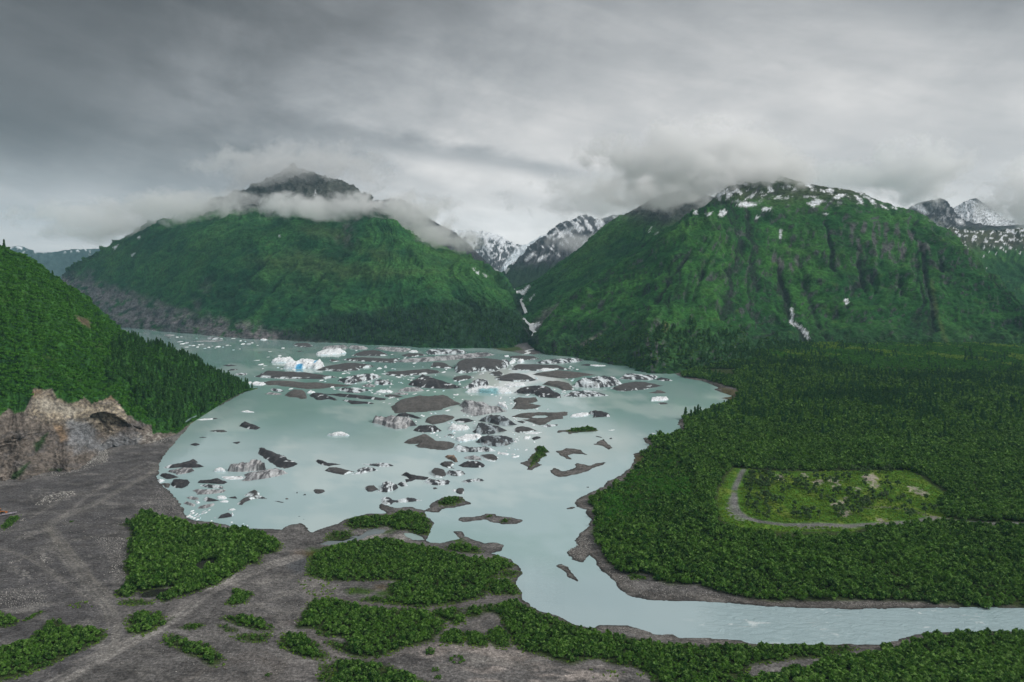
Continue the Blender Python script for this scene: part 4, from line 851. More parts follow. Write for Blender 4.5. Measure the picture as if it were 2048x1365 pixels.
M|d 445,215 500,180 650,165 850,155 1000,165 920,190 750,215 620,225 500,225|.5|long white and blue striped iceberg right of the creek mouth
D|d 115,290 200,225 400,225 700,235 860,300 700,290 550,310 350,310|.4|long dark debris covered iceberg below the creek mouth
W|c 1730,400 1780,360 1900,370 1980,380 1880,400 1790,410|.6|small pale blue arch of ice between two long dark icebergs
B|d 405,340 500,320 680,295 830,305 950,320 1130,345 1000,365 860,400 700,400 580,375|.4|long brown iceberg with a thin right tail, below the pale blue arch
D|c 935,440 1000,415 1100,405 1160,450 1100,490 1020,490|.4|small dark hump at the left end of the broad brown iceberg
D|c 1030,500 1160,465 1250,435 1400,430 1550,470 1670,545 1550,570 1350,575 1180,565 1050,540|.35|broad brown iceberg surrounded by white slush
D|c 355,520 420,485 560,465 680,490 600,530 440,575|.35|small flat dark floe below the big smooth mound
M|c 530,680 640,610 660,560 760,520 880,530 920,570 900,620 780,640 700,660|.45|grey creased iceberg behind the white one with the turquoise face
T|c 570,720 680,670 780,640 950,640 1100,650 1220,690 1280,740 1180,760 1060,770 920,755 780,735|.65|big white iceberg with a turquoise cut face in the centre of the pack
W|c 1180,640 1250,600 1480,600 1500,640 1350,660 1250,665|.5|flat white ice wall behind the right end of the turquoise faced iceberg
K|d 180,550 240,505 400,475 560,480 640,520 580,530 715,570 715,625 650,635 470,620 420,570 370,560 290,565|.45|large dark curved iceberg with a pale streak at its right end
B|d 520,455 580,425 700,420 830,450 865,490 860,540 760,545 690,500|.35|smooth brown leaf shaped floe right of the large dark curved one
M|d 880,485 920,430 1010,390 1150,375 1300,365 1370,370 1460,430 1400,460 1300,490 1180,515 1020,500|.6|big domed black and white striped iceberg at the right of the pack
M|d 1440,400 1500,345 1600,340 1750,360 1895,365 1850,410 1750,420 1600,415|.5|flat topped white iceberg with dark streaks, the farthest right of the large ones
D|d 1340,505 1480,450 1620,430 1750,440 1850,460 1950,465 1700,530 1500,555 1420,550|.4|dark ramp shaped iceberg with a pale pink front, right of the big domed one
M|d 770,615 850,560 950,548 1150,548 1250,590 1310,600 1150,615 1000,625|.5|low zebra striped iceberg below the big domed one
K|d 965,240 1050,225 1100,235 1060,255|.5|small dark floe joined to a white one under the right wooded slope
W|d 1075,235 1200,240 1280,250 1160,260|.5|small white floe joined to a dark one under the right wooded slope
B|d 1785,575 1870,560 1880,540 1940,545 2000,575 1900,585|.6|small brown hat shaped floe in the right bay
W|d 1820,680 1830,620 1900,620 2000,620 2025,645 1960,670 1850,672|.5|solitary white floe in the right bay
D|d 1895,710 1930,690 2010,695 2020,710 1940,718|.4|small dark floe right under the solitary white one in the right bay
K|p 1312,758 1322,754 1336,757 1345,762 1325,762|.5|dark low floe by the cliffy shore at the right bay
B|c 1300,1000 1360,920 1320,850 1400,805 1520,820 1660,805 1690,870 1560,905 1740,945 1660,985 1500,1010 1420,1000|.2|brown two lobed iceberg shaped like a fish
W|c 1060,910 1130,890 1200,930 1220,1010 1150,980|.5|white jagged block at the right tip of the pointed grey iceberg
G|c 475,900 540,860 640,850 740,870 850,880 980,950 1100,960 1190,1015 1000,1040 850,1080 700,1115 560,1050 500,1000 560,970|.35|large pointed grey ribbed iceberg right of the big brown diamond
B|d 160,850 260,810 450,795 650,800 800,790 800,830 740,840 740,875 620,890 540,950 480,960 380,920 270,890 400,875 300,868|.2|brown ring shaped iceberg with a pool of water in its middle|d 375,850 430,830 540,830 590,850 520,870 400,868
K|c 385,1180 480,1150 600,1150 690,1185 560,1225 440,1215|.4|small dark leaf shaped floe between the oval brown floe and the striped ones
D|k 450,345 490,310 560,300 650,320 720,355 600,385 500,380|.35|dark flat floe with a ragged left end, below the brown ring
K|k 665,440 720,420 775,430 690,470|.5|small dark lump beside white slush, left of the long grassy island
W|k 580,400 640,380 780,375 720,400|.3|flat white slab in the slush below the dark ragged floe
W|k 570,460 580,425 650,420 630,460|.5|rounded white block in the slush at the right of the striped icebergs
W|k 1120,200 1140,165 1250,145 1340,150 1290,185 1180,205|.5|clean white floe touching a dark block, in open water right of the brown ring
K|k 1330,130 1400,115 1480,125 1570,155 1570,190 1480,195 1380,205 1395,165|.5|dark block of ice at the right end of a clean white floe in open water
M|k 780,310 850,280 980,285 940,300 840,320|.4|small veined grey floe just below the brown ring
D|k 490,245 550,240 620,265 560,275|.4|small grey brown floe at the lower left foot of the brown ring
W|k 270,630 320,610 400,630 370,650|.4|small white floe right of the dark kite shaped one
W|k 430,665 520,645 510,665 440,680|.4|thin white sliver farther right of the dark kite shaped floe
W|k 1560,355 1640,345 1600,362|.4|tiny white floe right of the long grassy island
K|d 1870,1020 1925,1052 1895,1048|.5|tiny dark and white floe close to the right gravel point
W|d 1820,1058 1870,1068 1850,1075|.4|tiny white flake close to the right gravel point
K|k 1575,445 1600,440 1605,455 1580,460|.5|tiny dark lump above the triangular gravel island
K|p 1191,871 1203,874 1204,876 1193,873|.4|thin dark splinter above the triangular gravel island
M|j 800,215 850,200 990,215 1000,235 860,235|.5|dark and white berg in the far left arm, largest one there
G|j 630,262 800,247 1000,245 930,265|.2|long flat pale floe just below the largest berg of the far left arm
W|j 1450,235 1490,220 1535,235 1490,248|.6|small white hump against the dark rocky far shore
K|j 1000,545 1080,535 1170,548 1060,560|.4|thin dark floe near the wooded point, the upper of three
K|j 1050,615 1100,590 1180,590 1130,605|.4|slanted dark floe near the wooded point, the middle of three
M|j 1140,655 1200,635 1290,645 1270,665 1180,668|.4|ring like grey floe near the wooded point, the lowest of three
W|j 1370,490 1440,482 1440,492|.4|thin white bar of ice left of the white wedge shaped iceberg
W|j 1540,378 1590,380 1560,388|.4|small white chip above the white wedge shaped iceberg
B|j 1415,390 1465,395 1430,400|.4|tiny reddish chip of ice left of the small white chip
G|j 290,185 350,170 420,180 350,195|.4|pale floe by the trees at the entrance of the far left arm
K|j 310,215 350,207 390,217 350,222|.4|dark floe by the trees at the entrance of the far left arm
G|j 360,130 430,118 470,130 400,140|.4|pale floe at the foot of the farthest rocky shore
K|j 1120,770 1200,760 1210,780 1140,780|.4|small dark piece beside the thin slanted white floe at the point
K|p 1172,974 1178,973 1177,976|.5|small dark log like lump near the right bank
'''
CHIPS = {  # specks nothing tells apart
 ('tiny white speck of ice drifting in the far left arm of the lake', 'white specks of ice in the far arm'):
   'j165,128 600,155 680,222 1120,226 1240,293 1310,293 1200,352 710,302 600,310 640,312 830,333 910,340 940,325 1050,308 1270,262 1680,435 1725,343 1545,450 1455,540 1495,555 1525,553 1480,590 1190,698 480,265 510,290 1415,310 1125,365 1210,255 940,185 560,280 750,295 870,318 1000,330 1090,312 450,210 500,205 560,330 690,330 780,345 1350,280',
 ('small white chip of broken ice in the corner of the bay by the gravel beach', 'broken ice in the corner of the bay'):
   'f610,1005 650,1025 690,1050 560,1085 640,1085 720,1070 600,1105 700,1095 520,1115 640,1125 745,1120 690,1145 890,990 800,1010 580,1050 665,1070 740,1060 620,1040 530,1095 980,1115 925,1165 1255,1190 1440,1222 1500,1245 720,1140 780,1045 830,1030',
 ('small white chip of ice between the big icebergs of the pack', 'white chips in the ice pack'):
   'b130,705 560,690 690,740 820,835 870,850 1050,640 1130,650 1320,620 1180,560 1240,590 1480,600 1560,660 1100,745 1060,780 940,860 1700,800 1800,815 1100,920 1480,425 1620,430 1240,300 1360,268 1440,262 1500,262 1860,90 1720,215 930,440 860,490 690,380 1990,720 1760,440',
 ('small white chip of ice in the slush around the dark striped icebergs', 'white chips in the slush'):
   'e1010,350 1060,360 1110,370 1660,360 1690,380 1720,400 1700,420 850,650 880,670 760,640 640,620 680,650 1700,610 1760,640 1730,670 1800,610 1850,600 1560,170 1610,200 1650,190 1970,715 1500,860 1600,875 1480,870 620,320 560,325',
}
def berg_mesh(kind, pts, hf, seed, hole=None):
    pts = np.asarray(pts, float)
    y0, y1 = pts[:, 1].min(), pts[:, 1].max(); dpy = max(y1 - y0, 1.2)
    q = (pts[:, 1] - y0) / dpy
    foot = np.array([P(a, c)[:2] for a, c in zip(pts[:, 0], pts[:, 1] + .8 * hf * (1 - q) * dpy)])
    Ym = foot[:, 1].mean(); h = hf * dpy * Ym / F
    hfoot = None
    if hole is not None:
        qq = (hole[:, 1] - y0) / dpy
        hfoot = np.array([P(a, c)[:2] for a, c in zip(hole[:, 0], hole[:, 1] + .8 * hf * (1 - qq) * dpy)])
    c0 = foot.mean(0); foot = (foot - c0) * np.array((1.05, 1.12))
    lo, hi = foot.min(0), foot.max(0); ext = hi - lo
    mrg = np.array((max(1.5, .05 * ext[0]), max(2.5, .08 * ext[1])))
    lo -= mrg; hi += mrg
    wpx = np.ptp(pts[:, 0])
    nx = int(np.clip(wpx * .95, 12, 130)); ny = int(np.clip(dpy * 2.6, 12, 60))
    gx_, gy_ = np.meshgrid(np.linspace(lo[0], hi[0], nx), np.linspace(lo[1], hi[1], ny))
    x, y = gx_.ravel(), gy_.ravel()
    # measure distance with the depth squeezed so front and side edges read alike
    sq = max(.18, min(1.0, ext[0] * .5 / ext[1])) if ext[1] > ext[0] * .5 else 1.0
    f2 = foot * np.array((1, sq)); sd = poly_sd(x, y * sq, f2, 1e4)
    if hfoot is not None: sd = np.minimum(sd, -poly_sd(x, y * sq, (hfoot - c0) * np.array((1, sq)), 1e4))
    sc = min(ext[0], ext[1] * sq * 1.5)
    sd = sd + fbm(x / sc * 5, y * sq / sc * 5, seed, 4, .6) * sc * .032
    sd = sd + sc * .008
    e = sst(sd, 0, sc * (.07 if kind in 'WAPT' else .10))
    back = np.clip((y - lo[1]) / (hi[1] - lo[1]), 0, 1)
    rel = {'D': .10, 'B': .09, 'K': .16, 'M': .34, 'V': .26, 'G': .22, 'W': .22, 'A': .32, 'P': .34, 'S': .3, 'T': .25}[kind]
    nz = fbm(x / sc * 4 + 9, y * sq / sc * 4, seed + 2, 4, .6); nr = ridged(x / sc * 3.2 + .8 * y * sq / sc, y * sq / sc * 2.0 - 1.1 * x / sc, seed + 4, 3, .55)
    z = h * e * ((.22 + .78 * back) if kind in 'DBKV' else (.45 + .55 * back)) * (1 + rel * 1.2 * nz + rel * (nr - .45)) * (.8 + .25 * sst(sd, 0, sc * .4))
    if kind in 'AW': z *= 1 + .45 * fbm(x / sc * 2.2, y * 0, seed + 6, 2)
    if kind == 'A': z *= 1 - .55 * sst(-np.abs(x - (lo[0] + .40 * (hi[0] - lo[0]))), -.09 * ext[0], 0) * sst(-back, -.45, -.2)
    z = z * min(1.0, 1.08 * h / max(np.percentile(z, 98), 1e-3))
    z = np.where(sd > 0, np.maximum(z, .15) , np.maximum(sd * .8 - .1, -2.5))
    n_ = fbm(x / 9, y / 18, seed + 8, 4, .62)
    one = np.ones(len(x))
    edge = sst(-sd, -sc * .12, -sc * .01) * (1 - .6 * back)
    if kind in 'DB':
        c = np.tile(np.array((.072, .069, .069) if kind == 'D' else (.100, .093, .087)), (len(x), 1)) * (1 + .5 * n_)[:, None]
        if kind == 'D':
            c = mixc(c, (.045, .048, .055), edge * sst(n_, -.35, .1) * .9)
            c = mixc(c, (.70, .78, .80), sst(edge, .15, .5) * sst(fbm(x / 15, y / 26, seed + 9, 4, .65), .04, .14))
        else: c = mixc(c, (.06, .058, .056), edge * .5)
    elif kind == 'K':
        c = np.tile(np.array((.034, .034, .039)), (len(x), 1)) * (1 + .6 * n_)[:, None]
        c = mixc(c, (.10, .095, .095), sst(nr, .45, .75) * .5)
        c = mixc(c, (.70, .75, .78), sst(fbm(x / 12, y / 26, seed + 9, 3), .30, .36) * .9)
    elif kind in 'MV':
        sl = .5 + .5 * math.sin(seed)
        st = np.sin(x / (sc * .055 + 1.2) + y / (sc * .3 + 6) * (1.2 + sl) + 5.0 * nz) * .5 + fbm(x / 8 + y / 30, y / 22 - x / 40, seed + 10, 4, .65) * 1.6
        th = -.05 if kind == 'M' else .25
        c = mixc(np.tile(np.array((.045, .048, .055)), (len(x), 1)), (.66, .72, .75) if kind == 'M' else (.36, .42, .45), sst(st, th - .15, th + .35))
        c = mixc(c, (.12, .11, .105), sst(-nz, .15, .4) * .6)
    elif kind in 'GP':
        st = fbm(x / 5 + y / 40, y / 40 - x / 30, seed + 10, 4, .65) * 1.5 + np.sin(x / 5.5 + 4 * nz + y / 14) * .28
        c = mixc(np.tile(np.array((.17, .17, .18)), (len(x), 1)), (.46, .47, .48), sst(st, -.35, .3))
        c = mixc(c, (.06, .06, .065), sst(nr, .56, .72) * .8)
        if kind == 'P':
            c = mixc(c, (.52, .51, .51), sst(st, -.2, .4) * .6)
            c = mixc(c, (.045, .045, .05), np.maximum(sst(-back * 0 - (x - lo[0]) / ext[0], -.12, -.07), sst((x - lo[0]) / ext[0], .86, .94)) * .9)
    elif kind == 'S':
        c = mixc(np.tile(np.array((.10, .075, .06)), (len(x), 1)), (.26, .18, .13), sst(np.sin(y / 3.5 + x / 9 + 3 * nz), 0, .8))
    else:
        c = np.tile(np.array((.80, .83, .85)), (len(x), 1)) * (1 + .15 * n_)[:, None]
        c = mixc(c, (.42, .66, .76), sst(-z, -.30 * h, -.02 * h) * sst(nz, -.3, .3) * .6)
        c = mixc(c, (.10, .11, .12), sst(fbm(x / 9 - y / 30, y / 12 + x / 20, seed + 12, 4), .33, .40) * .8)
        if kind == 'A':
            fx = (x - lo[0]) / (hi[0] - lo[0])
            c = mixc(c, (.08, .36, .62), sst(-np.abs(fx - .42), -.10, -.05) * sst(-back, -.7, -.4) * sst(-z, -.5 * h, -.38 * h))
            c = mixc(c, (.10, .38, .62), sst(-np.abs(fx - .695), -.035, -.012) * sst(back, .3, .5))
            c = mixc(c, (.05, .055, .06), sst(-fx, -.28, -.2) * sst(back - .9 * fx * 2.2, .18, .3) * .85)
        if kind == 'T':
            fx = (x - lo[0]) / (hi[0] - lo[0])
            c = mixc(c, (.26, .50, .54), sst(-np.abs(fx - .5), -.24, -.14) * sst(-back, -.55, -.36))
    keep = z.reshape(ny, nx) > -1.9
    fc = grid_faces(nx, ny); km = keep.ravel()
    fc = fc[km[fc].any(1)]
    used = np.unique(fc); rm = np.full(len(x), -1); rm[used] = np.arange(len(used))
    return np.stack([x, y, z], 1)[used], rm[fc], np.clip(c, .02, .9)[used], (c0[0], c0[1], 0)
def zpts(txt):
    k, rest = txt.split(' ', 1); ox, oy, s = ZK[k]
    v = ppoly(rest); return v / s + np.array((ox, oy))
BP, EXTRA = [], []
for i, ln in enumerate([q for q in BERGS.strip().split('\n')]):
    fl = ln.split('|'); kind, pts, hf, lab = fl[0], zpts(fl[1]), float(fl[2]), fl[3]
    hole = zpts(fl[4]) if len(fl) > 4 else None
    v, f_, cc, loc = berg_mesh(kind, pts, hf, 500 + i * 13, hole)
    BP.append(pts); big = np.ptp(pts[:, 0]) > 14
    o = mesh('iceberg' if big else 'ice_floe', v, f_, M_ice, cc); o.location = loc
    tag(o, lab, 'iceberg' if big else 'ice floe')
chip_me = []
for k in range(6):
    t = np.linspace(0, 2 * np.pi, 8, endpoint=False); r = rng.uniform(.6, 1.1, 8)
    ring = np.stack([np.cos(t) * r, np.sin(t) * r * 1.3, np.full(8, -.15)], 1); top = ring * (.55, .55, 0) + np.stack([0 * t, 0 * t + .15, rng.uniform(.35, .8, 8)], 1)
    v = np.concatenate([ring, top, [[0, .1, .75]]])
    f_ = [(j, (j + 1) % 8, 8 + (j + 1) % 8, 8 + j) for j in range(8)] + [(8 + j, 8 + (j + 1) % 8, 16) for j in range(8)]
    chip_me.append(mesh('ice_chip', v, f_, M_ice, np.tile(np.array(((.84, .87, .89), (.84, .87, .89), (.60, .78, .84), (.80, .84, .86), (.84, .87, .89), (.5, .53, .56))[k]), (17, 1)), False, link=False))
ci = 0
PACK = ppoly('640,700 760,695 900,700 1010,712 1120,725 1180,750 1150,800 1090,850 1060,900 990,920 900,900 830,850 760,800 640,800 540,770 560,720')
for i_ in range(2600):
    a, c_ = rng.uniform(540, 1180), rng.uniform(695, 920)
    if poly_sd(np.array([a]), np.array([c_]), PACK, 20)[0] < 0 or fbm(np.array([a * .02]), np.array([c_ * .05]), 71, 3)[0] < .02 or any(poly_sd(np.array([a]), np.array([c_]), q_, 8)[0] > -.8 for q_ in BP): continue
    EXTRA.append((a, c_))
    if len(EXTRA) >= 168: break
k0 = list(CHIPS)[2]; CHIPS[k0] = 'p' + ' '.join('%.1f,%.1f' % zz for zz in [tuple((np.array(ppoly(CHIPS[k0][1:])) / 7.877 + (640, 680))[i]) for i in range(len(ppoly(CHIPS[k0][1:])))] + EXTRA)
for (lab, grp), txt in CHIPS.items():
    ox, oy, sc = ZK[txt[0]]
    for a, c_ in ppoly(txt[1:]):
        p_ = P(a / sc + ox, c_ / sc + oy); o = bpy.data.objects.new('ice_chip', chip_me[ci % 6]); ci += 1
        w_m = random.uniform(1.6, 4.2) * p_[1] / F * (1.25 if txt[0] == 'j' else 1.0); o.location = p_; o.scale = (w_m, w_m * random.uniform(.8, 2.4), w_m * random.uniform(.18, .5)); o.rotation_euler = (0, 0, random.uniform(-.4, .4))
        COL.objects.link(o); tag(o, lab, 'ice chip', grp)
# ------------------------------------------------------------------ vegetation
def leaf_cloud(cent, nrm, size, elong=1.5, up=0.0):
    """a triangle per leaf clump, facing roughly along nrm"""
    n = len(cent)
    nrm = nrm + rng.normal(0, .45, (n, 3)) + np.array((0, 0, up)); nrm /= np.linalg.norm(nrm, axis=1)[:, None]
    a = rng.normal(0, 1, (n, 3)); a -= nrm * (a * nrm).sum(1)[:, None]; a /= np.linalg.norm(a, axis=1)[:, None]
    b_ = np.cross(nrm, a); s = (size * rng.uniform(.6, 1.35, n))[:, None]
    v = np.stack([cent + a * s * elong, cent - a * s * .7 + b_ * s, cent - a * s * .7 - b_ * s], 1).reshape(-1, 3)
    return v, np.arange(3 * n).reshape(n, 3), np.repeat(rng.uniform(0, 1, n), 3)
def broad_crown(n, lumps, spread, hgt, size, base=.25):
    L = []
    for k in range(lumps):
        a = random.uniform(0, 6.283); r = spread * math.sqrt(random.random()) * .75
        L.append((r * math.cos(a), r * math.sin(a), hgt * random.uniform(.35, 1.0 - .5 * r / spread), random.uniform(.22, .46) * spread))
    L = np.array(L); k = rng.integers(0, lumps, n)
    dv = rng.normal(0, 1, (n, 3)); dv[:, 2] = dv[:, 2] * .8 + .25; dv /= np.linalg.norm(dv, axis=1)[:, None]
    cen = L[k, :3] + dv * (L[k, 3] * rng.uniform(.55, 1.0, n) ** .5)[:, None] * (1, 1, .85)
    cen[:, 2] = np.maximum(cen[:, 2], base * rng.uniform(.2, 1, n))
    return leaf_cloud(cen, dv, size, 1.4, .7)
def spruce_crown(n, rad):
    t = rng.uniform(.06, 1, n) ** .8; a = rng.uniform(0, 6.283, n)
    lvl = np.floor(t * 9) / 9 + .05
    r = rad * (1.03 - t) * rng.uniform(.45, 1.05, n) * (.85 + .3 * np.cos((t - lvl) * 40))
    cen = np.stack([np.cos(a) * r, np.sin(a) * r, t], 1)
    nr = np.stack([np.cos(a) * .7, np.sin(a) * .7, np.full(n, .75)], 1)
    v, f_, q = leaf_cloud(cen, nr, .07, 1.5, .3)
    return v, f_, q
def trunk_mesh(name, h, r, limbs=0, hgt=1.0):
    V, Fc = [], []
    def tube(p0, p1, r0, r1, k=5):
        b0 = len(V); dv = Vector(p1) - Vector(p0); q = dv.to_track_quat('Z', 'Y')
        for p_, rr in ((p0, r0), (p1, r1)):
            for j in range(k):
                V.append(tuple(Vector(p_) + q @ Vector((math.cos(6.283 * j / k) * rr, math.sin(6.283 * j / k) * rr, 0))))
        for j in range(k): Fc.append((b0 + j, b0 + (j + 1) % k, b0 + k + (j + 1) % k, b0 + k + j))
    tube((0, 0, -.1), (0, 0, h), r, r * .35)
    for k in range(limbs):
        a = 6.283 * k / limbs + random.uniform(-.4, .4); z = h * random.uniform(.35, .7)
        tube((0, 0, z), (math.cos(a) * h * .5, math.sin(a) * h * .5, z + h * .42), r * .5, r * .15, 4)
    return mesh(name, V, Fc, M_bark, link=False)
def crown_mesh(name, data, mat): return mesh(name, data[0], data[1], mat, smooth=False, attrs={'rnd': data[2]}, link=False)
ALD = [crown_mesh('crown', broad_crown(130, 9, 1.0, 1.3, .25), M_alder) for k in range(6)]      # unit = crown radius
HSH = [crown_mesh('crown', broad_crown(110, 4, 1.0, .95, .25), M_hillshrub) for k in range(5)]
SPR = [crown_mesh('crown', spruce_crown(230, .20 + .04 * (k % 3)), M_spruce) for k in range(5)]      # unit = tree height
BIR = [crown_mesh('crown', broad_crown(170, 5, .34, 1.0, .07, .3), M_birch) for k in range(5)]  # unit = tree height
GRS = [crown_mesh('tuft', broad_crown(50, 4, 1.0, .30, .20, .0), M_grass) for k in range(3)]
COT = [crown_mesh('crown', broad_crown(260, 7, .42, 1.0, .075, .2), M_alder) for k in range(5)]  # taller cottonwood, unit = height
TR_A = trunk_mesh('trunk', .8, .06, 4); TR_S = trunk_mesh('trunk', .9, .022); TR_B = trunk_mesh('trunk', .8, .022, 3)
def pool(name, meshes):
    c_ = bpy.data.collections.new(name)
    for k, me in enumerate(meshes):
        o = bpy.data.objects.new(name, me); c_.objects.link(o)
    return c_
def scatter_group(name, coll):
    ng = bpy.data.node_groups.new(name, 'GeometryNodeTree')
    ng.interface.new_socket('Geometry', in_out='INPUT', socket_type='NodeSocketGeometry')
    ng.interface.new_socket('Geometry', in_out='OUTPUT', socket_type='NodeSocketGeometry')
    N, Lk = ng.nodes.new, ng.links.new
    gi, go = N('NodeGroupInput'), N('NodeGroupOutput')
    ci_ = N('GeometryNodeCollectionInfo'); ci_.inputs['Collection'].default_value = coll; ci_.inputs['Separate Children'].default_value = True; ci_.inputs['Reset Children'].default_value = True
    ip = N('GeometryNodeInstanceOnPoints'); ip.inputs['Pick Instance'].default_value = True
    sc_ = N('GeometryNodeInputNamedAttribute'); sc_.data_type = 'FLOAT_VECTOR'; sc_.inputs['Name'].default_value = 'sc'
    ro = N('GeometryNodeInputNamedAttribute'); ro.data_type = 'FLOAT_VECTOR'; ro.inputs['Name'].default_value = 'ro'
    Lk(gi.outputs[0], ip.inputs['Points']); Lk(ci_.outputs[0], ip.inputs['Instance'])
    Lk(sc_.outputs['Attribute'], ip.inputs['Scale']); Lk(ro.outputs['Attribute'], ip.inputs['Rotation'])
    Lk(ip.outputs[0], go.inputs[0]); return ng
NG = {k: scatter_group(k + '_scatter', pool(k, ms)) for k, ms in (('alder', ALD), ('hill_shrub', HSH), ('spruce', SPR), ('grass_tuft', GRS), ('cottonwood', COT), ('birch', BIR))}
def scatter(name, pts, sc, kind, label, cat, squash=1.0):
    me = bpy.data.meshes.new(name); n = len(pts)
    me.vertices.add(n); me.vertices.foreach_set('co', np.asarray(pts, np.float32).ravel())
    a = me.attributes.new('sc', 'FLOAT_VECTOR', 'POINT'); s3 = np.repeat(np.asarray(sc)[:, None], 3, 1) * np.array((1, 1, squash)) * rng.uniform(.85, 1.15, (n, 3))
    a.data.foreach_set('vector', s3.astype(np.float32).ravel())
    a = me.attributes.new('ro', 'FLOAT_VECTOR', 'POINT'); r3 = np.stack([rng.normal(0, .06, n), rng.normal(0, .06, n), rng.uniform(0, 6.283, n)], 1)
    a.data.foreach_set('vector', r3.astype(np.float32).ravel())
    o = bpy.data.objects.new(name, me); COL.objects.link(o)
    md = o.modifiers.new('scatter', 'NODES'); md.node_group = NG[kind]
    return tag(o, label, cat, kind='stuff')
def jgrid(poly, step, keep=1.0):
    """jittered points inside an outline in metres"""
    lo, hi = poly.min(0), poly.max(0)
    x, y = np.meshgrid(np.arange(lo[0], hi[0], step), np.arange(lo[1], hi[1], step * .9))
    x = x + (np.arange(x.shape[0]) % 2)[:, None] * step * .5
    x = (x + rng.uniform(-.52, .52, x.shape) * step).ravel(); y = (y + rng.uniform(-.52, .52, y.shape) * step).ravel()
    m = poly_sd(x, y, poly, step * 2) + fbm(x * .12, y * .12, 401, 3) * step * 1.5 > step * .12
    m &= rng.uniform(0, 1, len(x)) < keep
    return x[m], y[m]
def dry(x, y): return ground_z(x, y) > .1
def at_ground(x, y): return np.stack([x, y, ground_z(x, y) - .1], 1)
WX, WY = [], []
# thickets on the near bank, one object per clump
CORN = gpoly(CORNER)
for lab, txt in VEG.items():
    X_, Y_, D_ = [], [], []
    for e in txt.split('|'):
        pg = gpoly(e); sm = np.ptp(pg[:, 0]) < 14
        x, y = jgrid(pg, 1.6 if sm else 3.1, .96); m = dry(x, y); x, y = x[m], y[m]
        if 'long belt' in lab:
            m = poly_sd(x, y, CORN, 5) < 0; x, y = x[m], y[m]
        X_.append(x); Y_.append(y); D_.append(poly_sd(x, y, pg, 30))
        bx_, by_ = jgrid(pg + (pg - pg.mean(0)) * (3.5 / max(8, np.ptp(pg[:, 0]) * .5)), 1.7, .55); mm = (poly_sd(bx_, by_, pg, 30) < .5) & dry(bx_, by_); WX.append(bx_[mm]); WY.append(by_[mm])
    x = np.concatenate(X_); y = np.concatenate(Y_)
    if not len(x): continue
    big = fbm(x * .05, y * .05, 405, 3)
    tall = 1.35 if 'dark pond' in lab else 1.0
    sc = (1.35 + 1.5 * rng.uniform(0, 1, len(x)) ** 1.6) * (1 + .4 * big) * tall * (.62 if len(x) < 30 else 1.0) * (.5 + .5 * sst(np.concatenate(D_), -.5, 5))
    scatter('alder_thicket', at_ground(x, y), sc, 'alder', 'green alder thicket ' + lab, 'thicket', 1.4 if 'dark pond' in lab else 1.15)
wx_, wy__ = np.concatenate(WX), np.concatenate(WY)
scatter('weeds', at_ground(wx_, wy__), rng.uniform(.4, 1.1, len(wx_)), 'grass_tuft', 'ragged grass and seedlings fringing the thickets of the near bank', 'weeds', 1.5)
# single small bushes on the open gravel
def bush(px, py, r, lab, n=9):
    p_ = P(px, py); t = bpy.data.objects.new('bush', None); COL.objects.link(t); t.location = (p_[0], p_[1], float(ground_z(p_[:1], p_[1:2])[0])); tag(t, lab, 'bush')
    st = mesh('stem', *trunk_verts(.5)); st.data.materials.append(M_bark); st.parent = t; st.scale = (r, r, r)
    d_ = [broad_crown(60, 3, 1.0, .75, .16) for k in range(n)]; off = 0; V, Fc, Q = [], [], []
    for k, (v, f_, q) in enumerate(d_):
        a = 6.283 * k / n; rr = .62 * r if k else 0
        V.append(v * r * .55 + np.array((math.cos(a) * rr, math.sin(a) * rr, 0))); Fc.append(f_ + off); Q.append(q); off += len(v)
    cr = mesh('foliage', np.concatenate(V), np.concatenate(Fc), M_alder, smooth=False, attrs={'rnd': np.concatenate(Q)}); cr.parent = t
def trunk_verts(h):
    V = [(math.cos(6.283 * j / 5) * .05, math.sin(6.283 * j / 5) * .05, z) for z in (-.1, h) for j in range(5)]
    return V, [(j, (j + 1) % 5, 5 + (j + 1) % 5, 5 + j) for j in range(5)]
bush(860, 1312, 3.6, 'round green bush alone on the pale gravel flat, larger of two')
bush(871, 1347, 2.2, 'small yellowish green bush alone on the pale gravel flat')
bush(877, 1363, 2.0, 'small bush at the bottom edge of the pale gravel flat')
bush(143, 1048, 1.8, 'narrow dark bush alone beside the gravel track fork')
bush(536, 1359, 1.6, 'tiny bush alone at the bottom edge of the lower gravel')
for k, (px, py) in enumerate(((903, 1324), (909, 1320), (917, 1320), (924, 1323), (927, 1328), (921, 1332), (908, 1331), (902, 1328))):
    x_ = P(px, py); p3 = at_ground(np.array([x_[0]]), np.array([x_[1]]))
    o = bpy.data.objects.new('bush', ALD[k % 6]); COL.objects.link(o); o.location = p3[0]; s_ = random.uniform(.9, 1.3); o.scale = (s_, s_, s_)
    tag(o, 'low bush in the ring of bushes round a bare patch of gravel', 'bush', 'ring of bushes on the gravel')
# weeds
x, y = [], []
for q in '590,1165 640,1160 690,1180 660,1205 610,1195|130,1215 190,1205 200,1220 140,1225|690,1182 745,1184 735,1194 695,1194|722,1200 780,1206 800,1217 760,1213|1180,1345 1290,1350 1290,1364 1180,1362|905,1082 926,1080 935,1088 920,1090'.split('|'):
    a, c_ = jgrid(gpoly(q), 1.6, .4); x.append(a); y.append(c_)
x = np.concatenate(x); y = np.concatenate(y); m = fbm(x * .15, y * .15, 6, 3) > -.02; x, y = x[m], y[m]
scatter('weeds', at_ground(x, y), rng.uniform(.6, 1.2, len(x)), 'grass_tuft', 'sparse yellow green weeds on the grey gravel', 'weeds', 1.6)
